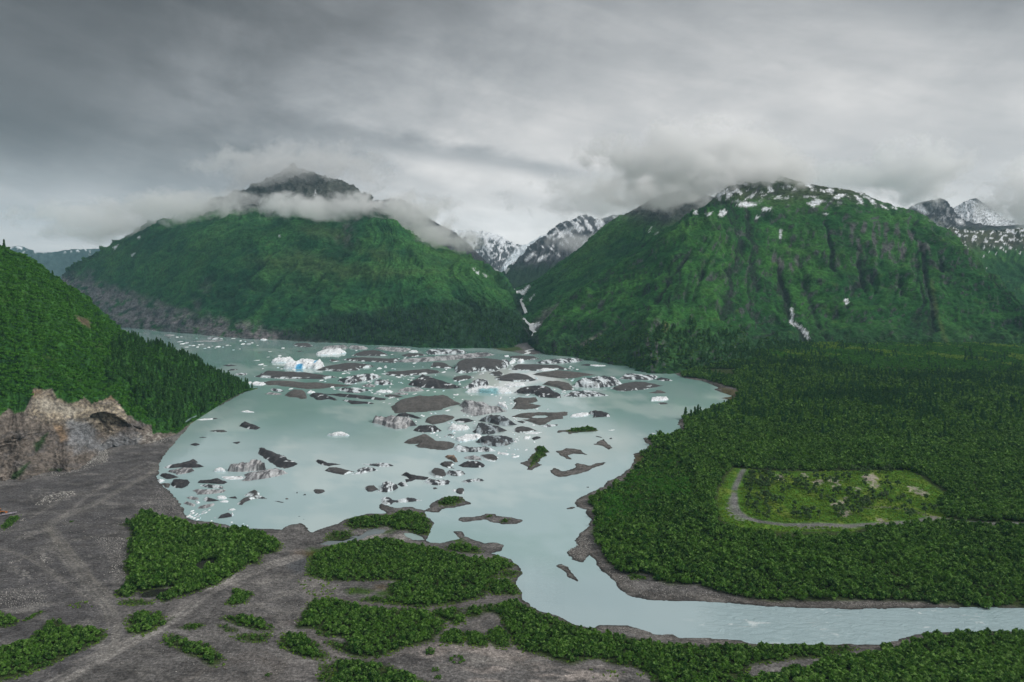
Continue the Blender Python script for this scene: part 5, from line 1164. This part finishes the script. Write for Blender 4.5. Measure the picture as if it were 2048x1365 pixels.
# broadleaf woods of the flat right of the lake (past the clearing and the road they close up)
rp, cp = gpoly(RIGHT_VEG), gpoly(CLEAR)
CLX = gpoly('1466,938 1560,945 1660,946 1720,943 1822,945 1855,962 1900,994 1872,1015 1890,1046 1860,1052 1740,1068 1700,1080 1560,1078 1476,1066 1436,1050 1430,1020 1432,988 1448,958')
def right_pts(step, lo, hi):
    x, y = jgrid(rp, step); py = YH + H * F / y; m = (py > lo) & (py <= hi) & (x < 1180 * y / F) & (y < 2100)
    x, y = x[m], y[m]
    m = poly_sd(x, y, CLX, 30) < -.5
    pq = YH + H * F / y; pk = 1024 + x * F / y; m &= (pq - 738) / 40 + fbm(x * .008, y * .004, 419, 3) * 1.2 - .9 * sst(pk, 1620, 1800) * sst(-pq, -770, -745) > 0
    dd, _ = line_d(x, y, gpoly('1880,1042 1900,1048 1960,1053 2060,1055 2300,1058'), 12); m &= ~(np.abs(dd) < 8.5)
    return x[m], y[m]
SPARSE = ppoly('1205,985 1275,935 1300,905 1320,900 1400,950 1380,1000 1330,1010 1280,1035 1215,1075 1195,1075 1195,1010')
X_, Y_, S_ = [], [], []
for st, lo, hi in ((3.6, 1080, 1230), (4.2, 940, 1080), (4.8, 830, 940), (5.6, 690, 830)):
    x, y = right_pts(st, lo, hi); X_.append(x); Y_.append(y); S_.append(st * (.46 + .55 * rng.uniform(0, 1, len(x)) ** 1.5))
x, y, sc = (np.concatenate(q) for q in (X_, Y_, S_))
pxx = 1024 + x * F / y; pyy = YH + H * F / y
big = fbm(x * .018, y * .012, 411, 4, .6)
sc = sc * (1 + .75 * big)
low0 = None
low = sst(poly_sd(pxx, pyy, SPARSE, 30) + fbm(x * .03, y * .03, 4, 3) * 14, -5, 8); sc = sc * (1 - .55 * low)
hi_ = low < .45
scatter('alder_wood', at_ground(x[hi_], y[hi_]), sc[hi_], 'alder', 'dense green alder wood covering the flat land right of the lake', 'wood', 1.25)
lk = ~hi_ & (rng.uniform(0, 1, len(x)) < .45); scatter('alder_scrub', at_ground(x[lk], y[lk]), sc[lk] * 1.5, 'alder', 'scattered alders rising out of the low scrub along the right shore', 'scrub', 1.2)
lx, ly = x[~hi_], y[~hi_]; lx = np.concatenate([lx, lx + rng.normal(0, 2, len(lx)), lx + rng.normal(0, 2, len(lx))]); ly = np.concatenate([ly, ly + rng.normal(0, 2, len(ly)), ly + rng.normal(0, 2, len(ly))])
scatter('low_scrub', at_ground(lx, ly), (.9 + 2.0 * rng.uniform(0, 1, len(lx)) ** 2.5) * (1 + .6 * fbm(lx * .03, ly * .03, 425, 3)), 'hill_shrub', 'low bright green scrub along the right shore of the lake', 'scrub', .9)
mx_, my_ = jgrid(gpoly('1480,758 1600,768 1750,774 2060,774 2200,774 2200,690 2000,682 1700,682 1500,705'), 5.8, .95)
mk = fbm(mx_ * .01, my_ * .004, 417, 4, .6) > -.5; mx_, my_ = mx_[mk], my_[mk]
scatter('meadow_scrub', at_ground(mx_, my_), (2.2 + 3.4 * rng.uniform(0, 1, len(mx_)) ** 2) * (1 + .5 * fbm(mx_ * .012, my_ * .006, 418, 3)), 'hill_shrub', 'green scrub dotted over the meadow at the foot of the right mountain', 'scrub', .7)
mg = rng.uniform(0, 1, len(mx_)) < .8 * sst(fbm(mx_ * .008, my_ * .004, 423, 4, .6), -.05, .22)
scatter('meadow_grass', at_ground(mx_[mg], my_[mg]) + np.array((2.0, 1.0, 1.2)), rng.uniform(3.0, 6.0, mg.sum()), 'grass_tuft', 'lighter grass between the scrub at the foot of the right mountain', 'meadow')
mk = rng.uniform(0, 1, len(mx_)) < .015 + .13 * sst(fbm(mx_ * .006, my_ * .0035, 427, 4, .6), .08, .3)
scatter('spruce_wood', at_ground(mx_[mk], my_[mk]), rng.uniform(7, 14, mk.sum()), 'spruce', 'spruces standing in the scrub at the foot of the right mountain', 'wood')
# taller crowns that stand above it, and spruces towards the mountain
m = (rng.uniform(0, 1, len(x)) < (.035 + sst(big, -.05, .35) * .20) * (pyy < 1190)) & (low < .3)
scatter('cottonwood_stand', at_ground(x[m], y[m]), rng.uniform(6, 10.5, m.sum()), 'cottonwood', 'taller bushy trees standing above the alder wood on the flat', 'wood')
jx = fbm(x * .006, y * .006, 421, 4, .6)
m = (rng.uniform(0, 1, len(x)) < (.09 + .55 * sst(jx, .05, .3)) * sst(-pyy, -900, -780) * sst(pxx, 1360, 1480))
scatter('spruce_wood', at_ground(x[m], y[m]), rng.uniform(9, 16, m.sum()), 'spruce', 'dark pointed spruces scattered through the wood at the mountain foot', 'wood')
# meadow in the clearing
x, y = jgrid(cp, 3.0, .75); m = np.abs(line_d(x, y, gpoly(ROAD_R), 14)[0]) > 5
for q in SAND.split('|'): m &= poly_sd(x, y, gpoly(q), 10) < -.5
x, y = x[m], y[m]
scatter('meadow_grass', at_ground(x, y), rng.uniform(1.2, 2.4, len(x)), 'grass_tuft', 'bright green meadow growing over the clearing right of the lake', 'meadow')
# pioneer trees in the clearing: each one a tree
def tree(name, x, y, hgt, crown, trunk, label, group, unit=True, rot=None):
    t = bpy.data.objects.new(name, None); COL.objects.link(t)
    t.location = (x, y, float(ground_z(np.array([x]), np.array([y]))[0]) - .15) if rot is None else rot
    t.rotation_euler = (0, 0, random.uniform(0, 6.28)); s_ = hgt; t.scale = (s_ * random.uniform(.9, 1.1), s_ * random.uniform(.9, 1.1), s_)
    t.empty_display_size = .2; tag(t, label, 'tree', group)
    for nm, me in (('trunk', trunk), ('crown', crown)):
        c_ = bpy.data.objects.new(nm, me); COL.objects.link(c_); c_.parent = t
    return t
x, y = jgrid(cp, 6.2, 1.0); cl_ = fbm(x * .035, y * .02, 431, 3)
m = (rng.uniform(0, 1, len(x)) < sst(cl_, -.15, .35) * .62 + .04) & (np.abs(line_d(x, y, gpoly(ROAD_R), 14)[0]) > 6)
pxx = 1024 + x * F / y; pyy = YH + H * F / y; m &= ~((pxx < 1470) | (pxx > 1800) & (pyy < 1000) | (pyy > 1046))
idx = np.nonzero(m)[0]; rng.shuffle(idx); idx = idx[:230]
for k, i in enumerate(idx):
    tree('birch_tree', float(x[i]), float(y[i]), random.uniform(5.5, 10.5), BIR[k % 5], TR_B, 'slender young tree growing on the bright green clearing beside the gravel road', 'young trees on the clearing')
# alders of the near right corner: the largest trees in view, each on its own
x, y = jgrid(CORN, 3.9); pxx = 1024 + x * F / y; pyy = YH + H * F / y
m = (pyy < 1400) & (pxx < 2085); x, y, pyy = x[m], y[m], pyy[m]
o_ = np.argsort(pyy)[:298] if False else np.argsort(-pyy)
vis = np.nonzero((pyy[o_] < 1385))[0]; o_ = o_[vis]
near = o_[:]; far_ = o_[300:]
for k, i in enumerate(near[:300]):
    tree('alder_tree', float(x[i]), float(y[i]), random.uniform(2.2, 3.7), ALD[k % 6], TR_A, 'leafy green alder tree in the tall wood of the near right corner', 'alder trees of the near right corner')
if len(far_): scatter('alder_thicket', at_ground(x[far_], y[far_]), rng.uniform(1.8, 2.9, len(far_)), 'alder', 'rear edge of the tall wood in the near right corner, along the river', 'wood', 1.2)
print('corner trees', len(o_), 'far', len(far_))
# woods on the slopes
def on_surface(G, n, zone, t0=0.0, nmax=None):
    a = G[:-1, :-1].reshape(-1, 3); b_ = G[:-1, 1:].reshape(-1, 3); d_ = G[1:, :-1].reshape(-1, 3); e_ = G[1:, 1:].reshape(-1, 3)
    ar = np.linalg.norm(np.cross(b_ - a, d_ - a), axis=1); cs = np.cumsum(ar); i = np.searchsorted(cs, rng.uniform(0, cs[-1], n))
    uu, vv = rng.uniform(0, 1, (2, n)); uu, vv = uu[:, None], vv[:, None]
    p_ = (a[i] * (1 - uu) + b_[i] * uu) * (1 - vv) + (d_[i] * (1 - uu) + e_[i] * uu) * vv
    return p_[zone(*proj(p_), p_)]
HZ = ppoly('285,650 330,680 380,704 430,732 480,766 513,780 470,806 420,828 370,852 335,868 300,845 275,815 240,770 215,720 235,680')
def cov(px, py, p_): return (cliff_line(px) - py > 3 + fbm(px * .1, py * .1, 3, 3) * 10) & (px > -60) & (p_[:, 2] > .6) & (px < 520)
p_ = on_surface(G_hill, 30000, cov); px, py = proj(p_)
con = sst(poly_sd(px, py, HZ, 40) + fbm(px * .03, py * .03, 7, 3) * 30, -12, 10)
bare = poly_sd(px, py, ppoly('150,632 180,640 182,655 160,648'), 10) < 0
m = (rng.uniform(0, 1, len(p_)) > con * .7) & bare
scatter('hillside_shrubs', p_[m], rng.uniform(1.6, 3.6, m.sum()) * (1 + .6 * fbm(px[m] * .05, py[m] * .05, 9, 3)), 'hill_shrub', 'low green scrub carpeting the hill left of the lake', 'scrub', 1.05)
p_ = on_surface(G_hill, 9000, cov); px, py = proj(p_)
con = sst(poly_sd(px, py, HZ, 40) + fbm(px * .03, py * .03, 7, 3) * 30, -12, 10)
m = rng.uniform(0, 1, len(p_)) < con * .85 + .012; p_, px, py = p_[m], px[m], py[m]
sp = np.argsort(-(py + rng.uniform(-25, 25, len(py)) + 40 * (px > 250)))
for k, i in enumerate(sp[:300]):
    tree('spruce_tree', 0, 0, random.uniform(9, 15), SPR[k % 5], TR_S, 'dark green spruce in the lower part of the wooded slope left of the lake', 'spruces low on the left slope', rot=tuple(p_[i] - (0, 0, .3)))
scatter('spruce_wood', p_[sp[300:]], rng.uniform(7, 13, len(sp) - 300), 'spruce', 'dark spruce wood on the upper part of the slope left of the lake', 'wood')
LZ = ppoly('560,676 640,648 720,630 820,622 920,606 990,610 1035,640 1062,672 1056,688 1000,692 900,694 760,688 640,682')
def zl(px, py, q): return (poly_sd(px, py, LZ, 30) + fbm(px * .04, py * .04, 5, 4) * 34 > 0) & (q[:, 2] > 1) & (py > 590)
p_ = on_surface(G_left, 26000, zl)
scatter('spruce_wood', p_, rng.uniform(9, 17, len(p_)), 'spruce', 'dark spruce forest on the foot of the left mountain across the lake', 'wood')
RZ = ppoly('1100,712 1180,690 1300,650 1420,660 1560,690 1640,690 1760,700 1900,712 2000,715 2060,740 1900,745 1600,745 1450,750 1320,745 1200,722')
def zr(px, py, q): return (poly_sd(px, py, RZ, 30) + fbm(px * .03, py * .03, 5, 4) * 40 > 0) & (q[:, 2] > 1)
p_ = on_surface(G_right, 34000, zr); px, py = proj(p_)
k_ = rng.uniform(0, 1, len(p_)) < .45
scatter('spruce_wood', p_[k_], rng.uniform(8, 15, k_.sum()), 'spruce', 'dark spruce forest on the foot of the right mountain', 'wood')
k_ = ~k_
scatter('alder_wood', p_[k_], rng.uniform(2.5, 4.5, k_.sum()), 'alder', 'green brush between the spruces at the foot of the right mountain', 'wood', .9)
# ------------------------------------------------------------------ creeks, falls
def ribbon(name, pts, G, widths, col, lift=.6, label=None):
    """a strip of white water lying on a lofted slope; pts are photo points"""
    gp = G.reshape(-1, 3); gpx, gpy = proj(gp); q = ppoly(pts)
    q = catmull(q, (len(q) - 1) * 5 + 1); wd = np.interp(np.linspace(0, 1, len(q)), np.linspace(0, 1, len(widths)), widths)
    ctr = []
    for a, c_ in q:
        k = np.argsort((gpx - a) ** 2 + (gpy - c_) ** 2 + (gp[:, 1] > 6000) * 1e4)[:4]; Yk = np.median(gp[k, 1]); ctr.append(P(a, c_, Yk - 2))
    ctr = np.array(ctr); side = np.gradient(ctr, axis=0)[:, [1, 0, 2]] * (1, -1, 0); side /= np.linalg.norm(side, axis=1)[:, None] + 1e-6
    side = side * .4 + np.array((.8, 0, 0)) * np.sign(side[:, :1] + 1e-6)
    v = []
    for i in range(len(ctr)): v += [ctr[i] - side[i] * wd[i], ctr[i] + (0, 0, lift), ctr[i] + side[i] * wd[i]]
    v = np.array(v); f_ = grid_faces(3, len(ctr))
    o = mesh(name, v, f_, M_foam); return tag(o, kind='structure')
M_foam, b = new_mat('white_water'); p = pos(b); n = b.noise(p, .25, 4, .6)
finish(M_foam, b, pbsdf(b, b.mix(b.ss(n, .3, .7), (.55, .60, .60, 1), (.80, .83, .84, 1)), .5, .4, bump(b, n, .5)))
# creek on the fan: flat land first, then up the valley floor
def flat_ribbon(name, pts, widths):
    q = catmull(ppoly(pts), 40); wd = np.interp(np.linspace(0, 1, 40), np.linspace(0, 1, len(widths)), widths); v = []
    for i, (a, c_) in enumerate(q):
        g_ = P(a, c_); z = ground_z(g_[:1], g_[1:2])[0] + .25; v += [(g_[0] - wd[i], g_[1], z), (g_[0], g_[1], z + .15), (g_[0] + wd[i], g_[1], z)]
    return tag(mesh(name, np.array(v), grid_faces(3, 40), M_foam), kind='structure')
flat_ribbon('creek', '1078,688 1086,693 1080,698 1062,701 1052,704 1058,706 1050,709 1040,711', [4, 5, 4, 4, 6, 8])
VY = lambda q: np.interp(q, [577, 589, 601, 619, 641, 659, 676, 690], [4200, 3800, 3450, 3100, 2750, 2550, 2430, 2320]) - 26
def valley_ribbon(name, pts, widths):
    q = catmull(ppoly(pts), 60); wd = np.interp(np.linspace(0, 1, 60), np.linspace(0, 1, len(widths)), widths); v = []
    for i, (a, c_) in enumerate(q):
        p_ = P(a, c_, VY(c_)); w_i = wd[i]; v += [p_ - (w_i, 0, w_i * .25), p_ + (0, 0, .5), p_ + (w_i, 0, -w_i * .25)]
    return tag(mesh(name, np.array(v), grid_faces(3, 60), M_foam), kind='structure')
valley_ribbon('creek', '1078,690 1072,681 1067,672 1070,664 1063,658 1062,650 1055,645 1047,636 1052,628 1050,620 1046,610 1043,603 1036,596 1034,588 1028,578', [7.5, 7, 7, 6, 7, 7.5, 8])
def snow_bed(txt, dy=0):
    q = ppoly(txt); ctr = q.mean(0); v = [P(a, c_, VY(c_) + dy) for a, c_ in q] + [P(ctr[0], ctr[1], VY(ctr[1]) + dy) + (0, -2, 2)]; n_ = len(q)
    return tag(mesh('snow', np.array(v), [(k, (k + 1) % n_, n_) for k in range(n_)], M_snow), kind='structure')
M_snow, b = new_mat('old_snow'); n = b.noise(pos(b), .08, 5, .6); finish(M_snow, b, pbsdf(b, b.mix(b.ss(n, .35, .7), (.62, .64, .66, 1), (.82, .84, .86, 1)), .7, .3, bump(b, n, 1.5)))
for q in ('1030,582 1040,577 1042,580 1034,586', '1038,601 1048,594 1058,582 1062,581 1054,594 1044,603 1036,604', '1052,600 1064,588 1069,587 1060,598', '1056,650 1066,646 1070,647 1062,654', '1060,657 1074,648 1080,647 1078,653 1066,662', '1066,668 1076,664 1080,665 1070,671', '1090,672 1100,664 1104,664 1096,671', '1010,545 1016,536 1020,537 1012,549'):
    snow_bed(q)
# ------------------------------------------------------------------ stone heaps, quarry machines
def rock_me(k):
    v = rng.normal(0, 1, (14, 3)); v /= np.linalg.norm(v, axis=1)[:, None]; v *= rng.uniform(.7, 1.1, (14, 1)) * (1, .85, .7)
    import bmesh
    bm_ = bmesh.new(); [bm_.verts.new(q) for q in v]; bmesh.ops.convex_hull(bm_, input=bm_.verts)
    me = bpy.data.meshes.new('boulder'); bm_.to_mesh(me); bm_.free(); me.materials.append(M_rock)
    a = me.color_attributes.new('Col', 'FLOAT_COLOR', 'POINT'); t = (.42, .33, .24, .50)[k % 4]
    cc = np.tile(np.array((t, t * .96, t * .9, 1), np.float32), (len(me.vertices), 1)); a.data.foreach_set('color', cc.ravel())
    return me
ROCKS = [rock_me(k) for k in range(8)]
NG['rock'] = scatter_group('rock_scatter', pool('rock', ROCKS))
def rubble(txt, step, keep, s0, s1, label, heap=0.0):
    pg = gpoly(txt); x, y = jgrid(pg, step, keep); z = at_ground(x, y)
    if heap: z[:, 2] += np.clip(poly_sd(x, y, pg, 20), 0, 6) * heap
    else: z[:, 2] += .25
    s_ = s0 + (s1 - s0) * rng.uniform(0, 1, len(x)) ** 3
    return scatter('rubble', z, s_, 'rock', label, 'rubble')
rubble('166,935 176,915 200,895 218,905 214,928 190,936 168,942', 1.5, .85, .4, 1.0, 'heap of pale broken boulders at the foot of the quarried cliff', .35)
rubble('70,1012 90,998 120,990 150,985 152,992 130,1002 95,1014 76,1016', 1.5, .85, .4, 1.0, 'long low heap of brownish boulders on the grey gravel flat', .3)
rubble('270,872 300,862 335,868 345,880 318,890 285,893', 1.7, .7, .4, 1.0, 'pale rock debris between the cliff and the wooded shore', .15)
rubble('100,955 150,940 160,945 110,960', 1.8, .5, .3, .8, 'thin trail of pale stones along the base of the scree', 0)
rubble('36,1046 50,1040 56,1045 44,1050', 1.5, .8, .3, .7, 'small spill of white stones beside the parked trailer', 0)
rubble('78,1118 100,1112 104,1128 84,1134', 1.2, .6, .25, .6, 'small patch of pale cobbles in the middle of the gravel works', 0)
rubble('0,1185 70,1180 92,1195 94,1212 40,1234 0,1215', 1.3, .75, .2, .5, 'square bed of grey cobbles at the left edge of the gravel works', 0)
rubble('0,1060 110,1045 260,1000 330,960 350,1030 250,1050 240,1160 225,1240 120,1210 0,1180', 3.2, .35, .15, .5, 'loose stones strewn over the gravel works', 0)
rubble('420,1180 600,1150 700,1190 620,1200 590,1260 560,1300 640,1330 640,1365 300,1365 330,1300 440,1230', 3.2, .3, .15, .45, 'loose stones strewn over the gravel between the thickets', 0)
rubble('0,850 60,830 110,900 200,905 150,945 60,962 0,964', 3.0, .4, .3, .9, 'blocks lying on the brown scree under the cliff', 0)
rubble('180,1078 255,1080 254,1115 246,1140 256,1158 236,1178 222,1150 212,1110', 1.3, .7, .2, .55, 'grey cobble spread between the gravel track and the pond thicket', 0)
rubble('1135,1105 1150,1084 1165,1070 1180,1066 1190,1095 1178,1106 1166,1122 1146,1118', 1.1, .7, .25, .6, 'stony point of cobbles on the right bank of the outlet', 0)
rubble('1190,1118 1208,1122 1232,1145 1290,1165 1380,1180 1440,1192 1500,1203 1400,1200 1310,1198 1265,1190 1240,1174 1212,1146', 1.25, .6, .2, .5, 'cobbles spread along the right river beach', 0)
rubble('1196,1254 1255,1255 1300,1268 1345,1274 1400,1280 1300,1274 1240,1266', 1.1, .6, .2, .45, 'cobbles spread along the near river beach', 0)
rubble('1620,1204 1700,1206 1800,1206 1880,1210 1800,1214 1700,1215', 1.2, .5, .2, .45, 'cobbles at the foot of the right woods beside the rapids', 0)
rubble('330,960 345,992 362,1012 368,1032 330,1030 300,1035 280,1020 310,990', 1.4, .7, .2, .5, 'brown cobbles of the beach at the lower left corner of the bay', 0)
def box(V, Fc, c0, s, rz=0.0, taper=1.0):
    k = len(V)
    for z in (-1, 1):
        for a, c_ in ((-1, -1), (1, -1), (1, 1), (-1, 1)):
            tt = taper if z > 0 else 1; x_, y_ = a * s[0] / 2 * tt, c_ * s[1] / 2 * tt
            V.append((c0[0] + x_ * math.cos(rz) - y_ * math.sin(rz), c0[1] + x_ * math.sin(rz) + y_ * math.cos(rz), c0[2] + z * s[2] / 2))
    Fc += [tuple(k + q for q in f_) for f_ in ((0, 3, 2, 1), (4, 5, 6, 7), (0, 1, 5, 4), (1, 2, 6, 5), (2, 3, 7, 6), (3, 0, 4, 7))]
def part(name, parent, mat, boxes):
    V, Fc = [], []
    for q in boxes: box(V, Fc, *q)
    o = mesh(name, V, Fc, mat, smooth=False); o.parent = parent; m_ = o.modifiers.new('bevel', 'BEVEL'); m_.width = .04; m_.segments = 2; return o
def wheel(parent, x, y, r, wd):
    t = np.linspace(0, 2 * np.pi, 16, endpoint=False); V = [(x + math.cos(a) * r * rr, y + sgn * wd / 2, r + math.sin(a) * r * rr) for sgn, rr in ((-1, .88), (-1, 1), (1, 1), (1, .88)) for a in t]
    Fc = [(k * 16 + j, k * 16 + (j + 1) % 16, (k + 1) * 16 + (j + 1) % 16, (k + 1) * 16 + j) for k in range(3) for j in range(16)] + [tuple(range(16)), tuple(range(63, 47, -1))]
    o = mesh('wheel', V, Fc, M_black, smooth=False); o.parent = parent; return o
def root(name, px, py, rz, label, cat):
    p_ = P(px, py); o = bpy.data.objects.new(name, None); COL.objects.link(o); o.location = (p_[0], p_[1], float(ground_z(p_[:1], p_[1:2])[0]) + .02); o.rotation_euler = (0, 0, rz); return tag(o, label, cat)
tr = root('flatbed_trailer', 18.5, 1034, .62, 'long pale flatbed trailer parked on the gravel at the left edge', 'trailer')
part('deck', tr, M_deck, [((0, 0, 1.25), (9.6, 2.1, .12))])
part('side_rail', tr, M_pale, [((0, 1.15, 1.3), (10.0, .26, .34))]); part('side_rail', tr, M_pale, [((0, -1.15, 1.3), (10.0, .26, .34))])
part('headboard', tr, M_pale, [((4.9, 0, 1.75), (.2, 2.5, 1.1))]); part('tailboard', tr, M_pale, [((-4.9, 0, 1.45), (.2, 2.5, .5))])
part('gooseneck', tr, M_pale, [((-5.9, 0, 1.0), (2.0, .3, .25)), ((-6.7, 0, .6), (.2, .2, .9))])
part('tool_box', tr, M_pale, [((.6, -1.0, 1.75), (2.2, .7, .7))])
for xx in (2.6, 3.8):
    for yy in (-.85, .85): wheel(tr, xx, yy, .52, .45)
ex = root('wheel_loader', -1, 1031, .35, 'orange wheel loader cut off by the left edge beside the trailer', 'loader')
part('body', ex, M_orange, [((-1.2, 0, 1.9), (3.6, 1.9, 1.3), 0, .9), ((1.6, 0, 1.5), (1.8, 1.2, .8))])
part('cab', ex, M_glass, [((.2, 0, 3.1), (1.6, 1.5, 1.3), 0, .85)]); part('cab_roof', ex, M_orange, [((.2, 0, 3.82), (1.7, 1.6, .14))])
part('lift_arm', ex, M_orange, [((2.9, .5, 1.5), (2.6, .25, .35)), ((2.9, -.5, 1.5), (2.6, .25, .35))])
part('bucket', ex, M_orange, [((4.5, 0, .62), (.15, 2.8, 1.1)), ((5.0, 0, .12), (1.1, 2.8, .12)), ((5.0, 1.36, .5), (1.0, .1, .8)), ((5.0, -1.36, .5), (1.0, .1, .8))])
for xx in (-1.9, 1.9):
    for yy in (-1.1, 1.1): wheel(ex, xx, yy, .85, .6)
# ------------------------------------------------------------------ low cloud hanging on the summits
def cloud_mat(name, dens, scale, thr, seed, flat=0.0):
    m, b = new_mat(name)
    tc = b.n('ShaderNodeTexCoord').outputs['Object']; p = pos(b)
    q = b.sep(tc)
    r2 = b.m('ADD', b.m('ADD', b.m('MULTIPLY', q[0], q[0]), b.m('MULTIPLY', q[1], q[1])), b.m('MULTIPLY', q[2], q[2]))
    r = b.m('SQRT', r2)
    off = b.n('ShaderNodeVectorMath', operation='ADD'); b.put(off.inputs[0], p); off.inputs[1].default_value = (seed * 913.0, seed * 377.0, seed * 51.0)
    st = b.n('ShaderNodeVectorMath', operation='MULTIPLY'); b.put(st.inputs[0], off.outputs[0]); st.inputs[1].default_value = (1, 1, 1.25)
    n = b.noise(st.outputs[0], scale, 7, .64, .3)
    v = b.m('ADD', b.m('MULTIPLY', b.m('SUBTRACT', n, thr), 3.2), b.m('MULTIPLY', b.m('SUBTRACT', .62, r), 1.25))
    dn = b.m('MULTIPLY', b.m('MULTIPLY', b.ss(v, 0.0, .45), b.ss(r, 1.0, .80)), dens)
    x = b.n('ShaderNodeVolumePrincipled'); x.inputs['Color'].default_value = (1.0, 1.0, 1.0, 1); b.put(x.inputs['Density'], dn)
    x.inputs['Anisotropy'].default_value = .25
    o = b.n('ShaderNodeOutputMaterial'); b.t.links.new(x.outputs[0], o.inputs['Volume']); m.cycles.volume_step_rate = .8
    return m
import bmesh as _bm
def cloud(px, py, Y, rx, ry, rY, dens, scale, thr, label, seed):
    b_ = _bm.new(); _bm.ops.create_icosphere(b_, subdivisions=3, radius=1.0); me = bpy.data.meshes.new('cloud'); b_.to_mesh(me); b_.free()
    o = bpy.data.objects.new('cloud', me); COL.objects.link(o); o.location = P(px, py, Y); o.scale = (rx * Y / F, rY, ry * Y / F)
    me.materials.append(cloud_mat('cloud_vapour', dens, scale, thr, seed)); return tag(o, label, 'cloud', kind='stuff')
CL = [
 (400, 412, 3400, 260, 50, 280, .010, .0075, .48, 'grey cloud bank lying along the left shoulder of the left mountain'),
 (640, 412, 3050, 230, 42, 150, .018, .0095, .48, 'bright ragged cloud collar across the front of the left mountain'),
 (230, 440, 3850, 260, 60, 300, .008, .0060, .47, 'thin cloud over the far left end of the left mountain'),
 (810, 430, 3150, 140, 60, 240, .012, .0090, .48, 'cloud on the right shoulder of the left mountain'),
 (890, 480, 2980, 115, 44, 150, .012, .0105, .48, 'ragged cloud tail trailing down into the valley from the left mountain'),
 (600, 338, 3640, 270, 74, 240, .0058, .0070, .465, 'thin mist veiling the summit of the left mountain'),
 (1410, 318, 2980, 290, 96, 240, .018, .0072, .465, 'tall cloud heap over the left side of the right mountain summit'),
 (1330, 382, 3250, 180, 66, 260, .014, .0072, .48, 'grey cloud over the dark ridge left of the right mountain'),
 (1500, 350, 2690, 210, 62, 130, .024, .0095, .46, 'cloud curling over the snowy summit of the right mountain'),
 (1210, 390, 4600, 250, 80, 400, .006, .0050, .48, 'grey cloud over the head of the snowy side valley'),
 (1150, 482, 4900, 85, 34, 150, .008, .0080, .48, 'small wisp of cloud lying on the snowy peak in the valley'),
 (1830, 345, 4300, 170, 86, 300, .013, .0056, .48, 'tall cloud over the dark peak at the right'),
 (1690, 352, 4300, 150, 50, 300, .006, .0058, .48, 'low cloud behind the snowy crest of the right mountain'),
 (2070, 395, 4300, 130, 105, 300, .013, .0052, .47, 'dense grey cloud cut off by the right edge'),
 (1868, 456, 2620, 40, 30, 60, .016, .0240, .49, 'small white wisp on the right end of the right mountain'),
 (1748, 442, 2640, 28, 22, 45, .012, .0280, .49, 'tiny wisp of mist on the upper face of the right mountain'),
]
for k, q in enumerate(CL): cloud(*q, seed=k + 1)
# ------------------------------------------------------------------ air
V, Fc = [], []; box(V, Fc, (0, 5900, 590), (16000, 13000, 1200 + 44))
hz = mesh('haze', V, Fc, None, smooth=False); tag(hz, kind='stuff'); hz['label'] = 'thin blue haze filling the valley'; hz['category'] = 'haze'
m, b = new_mat('haze'); x = b.n('ShaderNodeVolumePrincipled'); x.inputs['Color'].default_value = (.46, .80, 1.0, 1); x.inputs['Density'].default_value = 2.8e-5
o = b.n('ShaderNodeOutputMaterial'); b.t.links.new(x.outputs[0], o.inputs['Volume']); hz.data.materials.append(m)
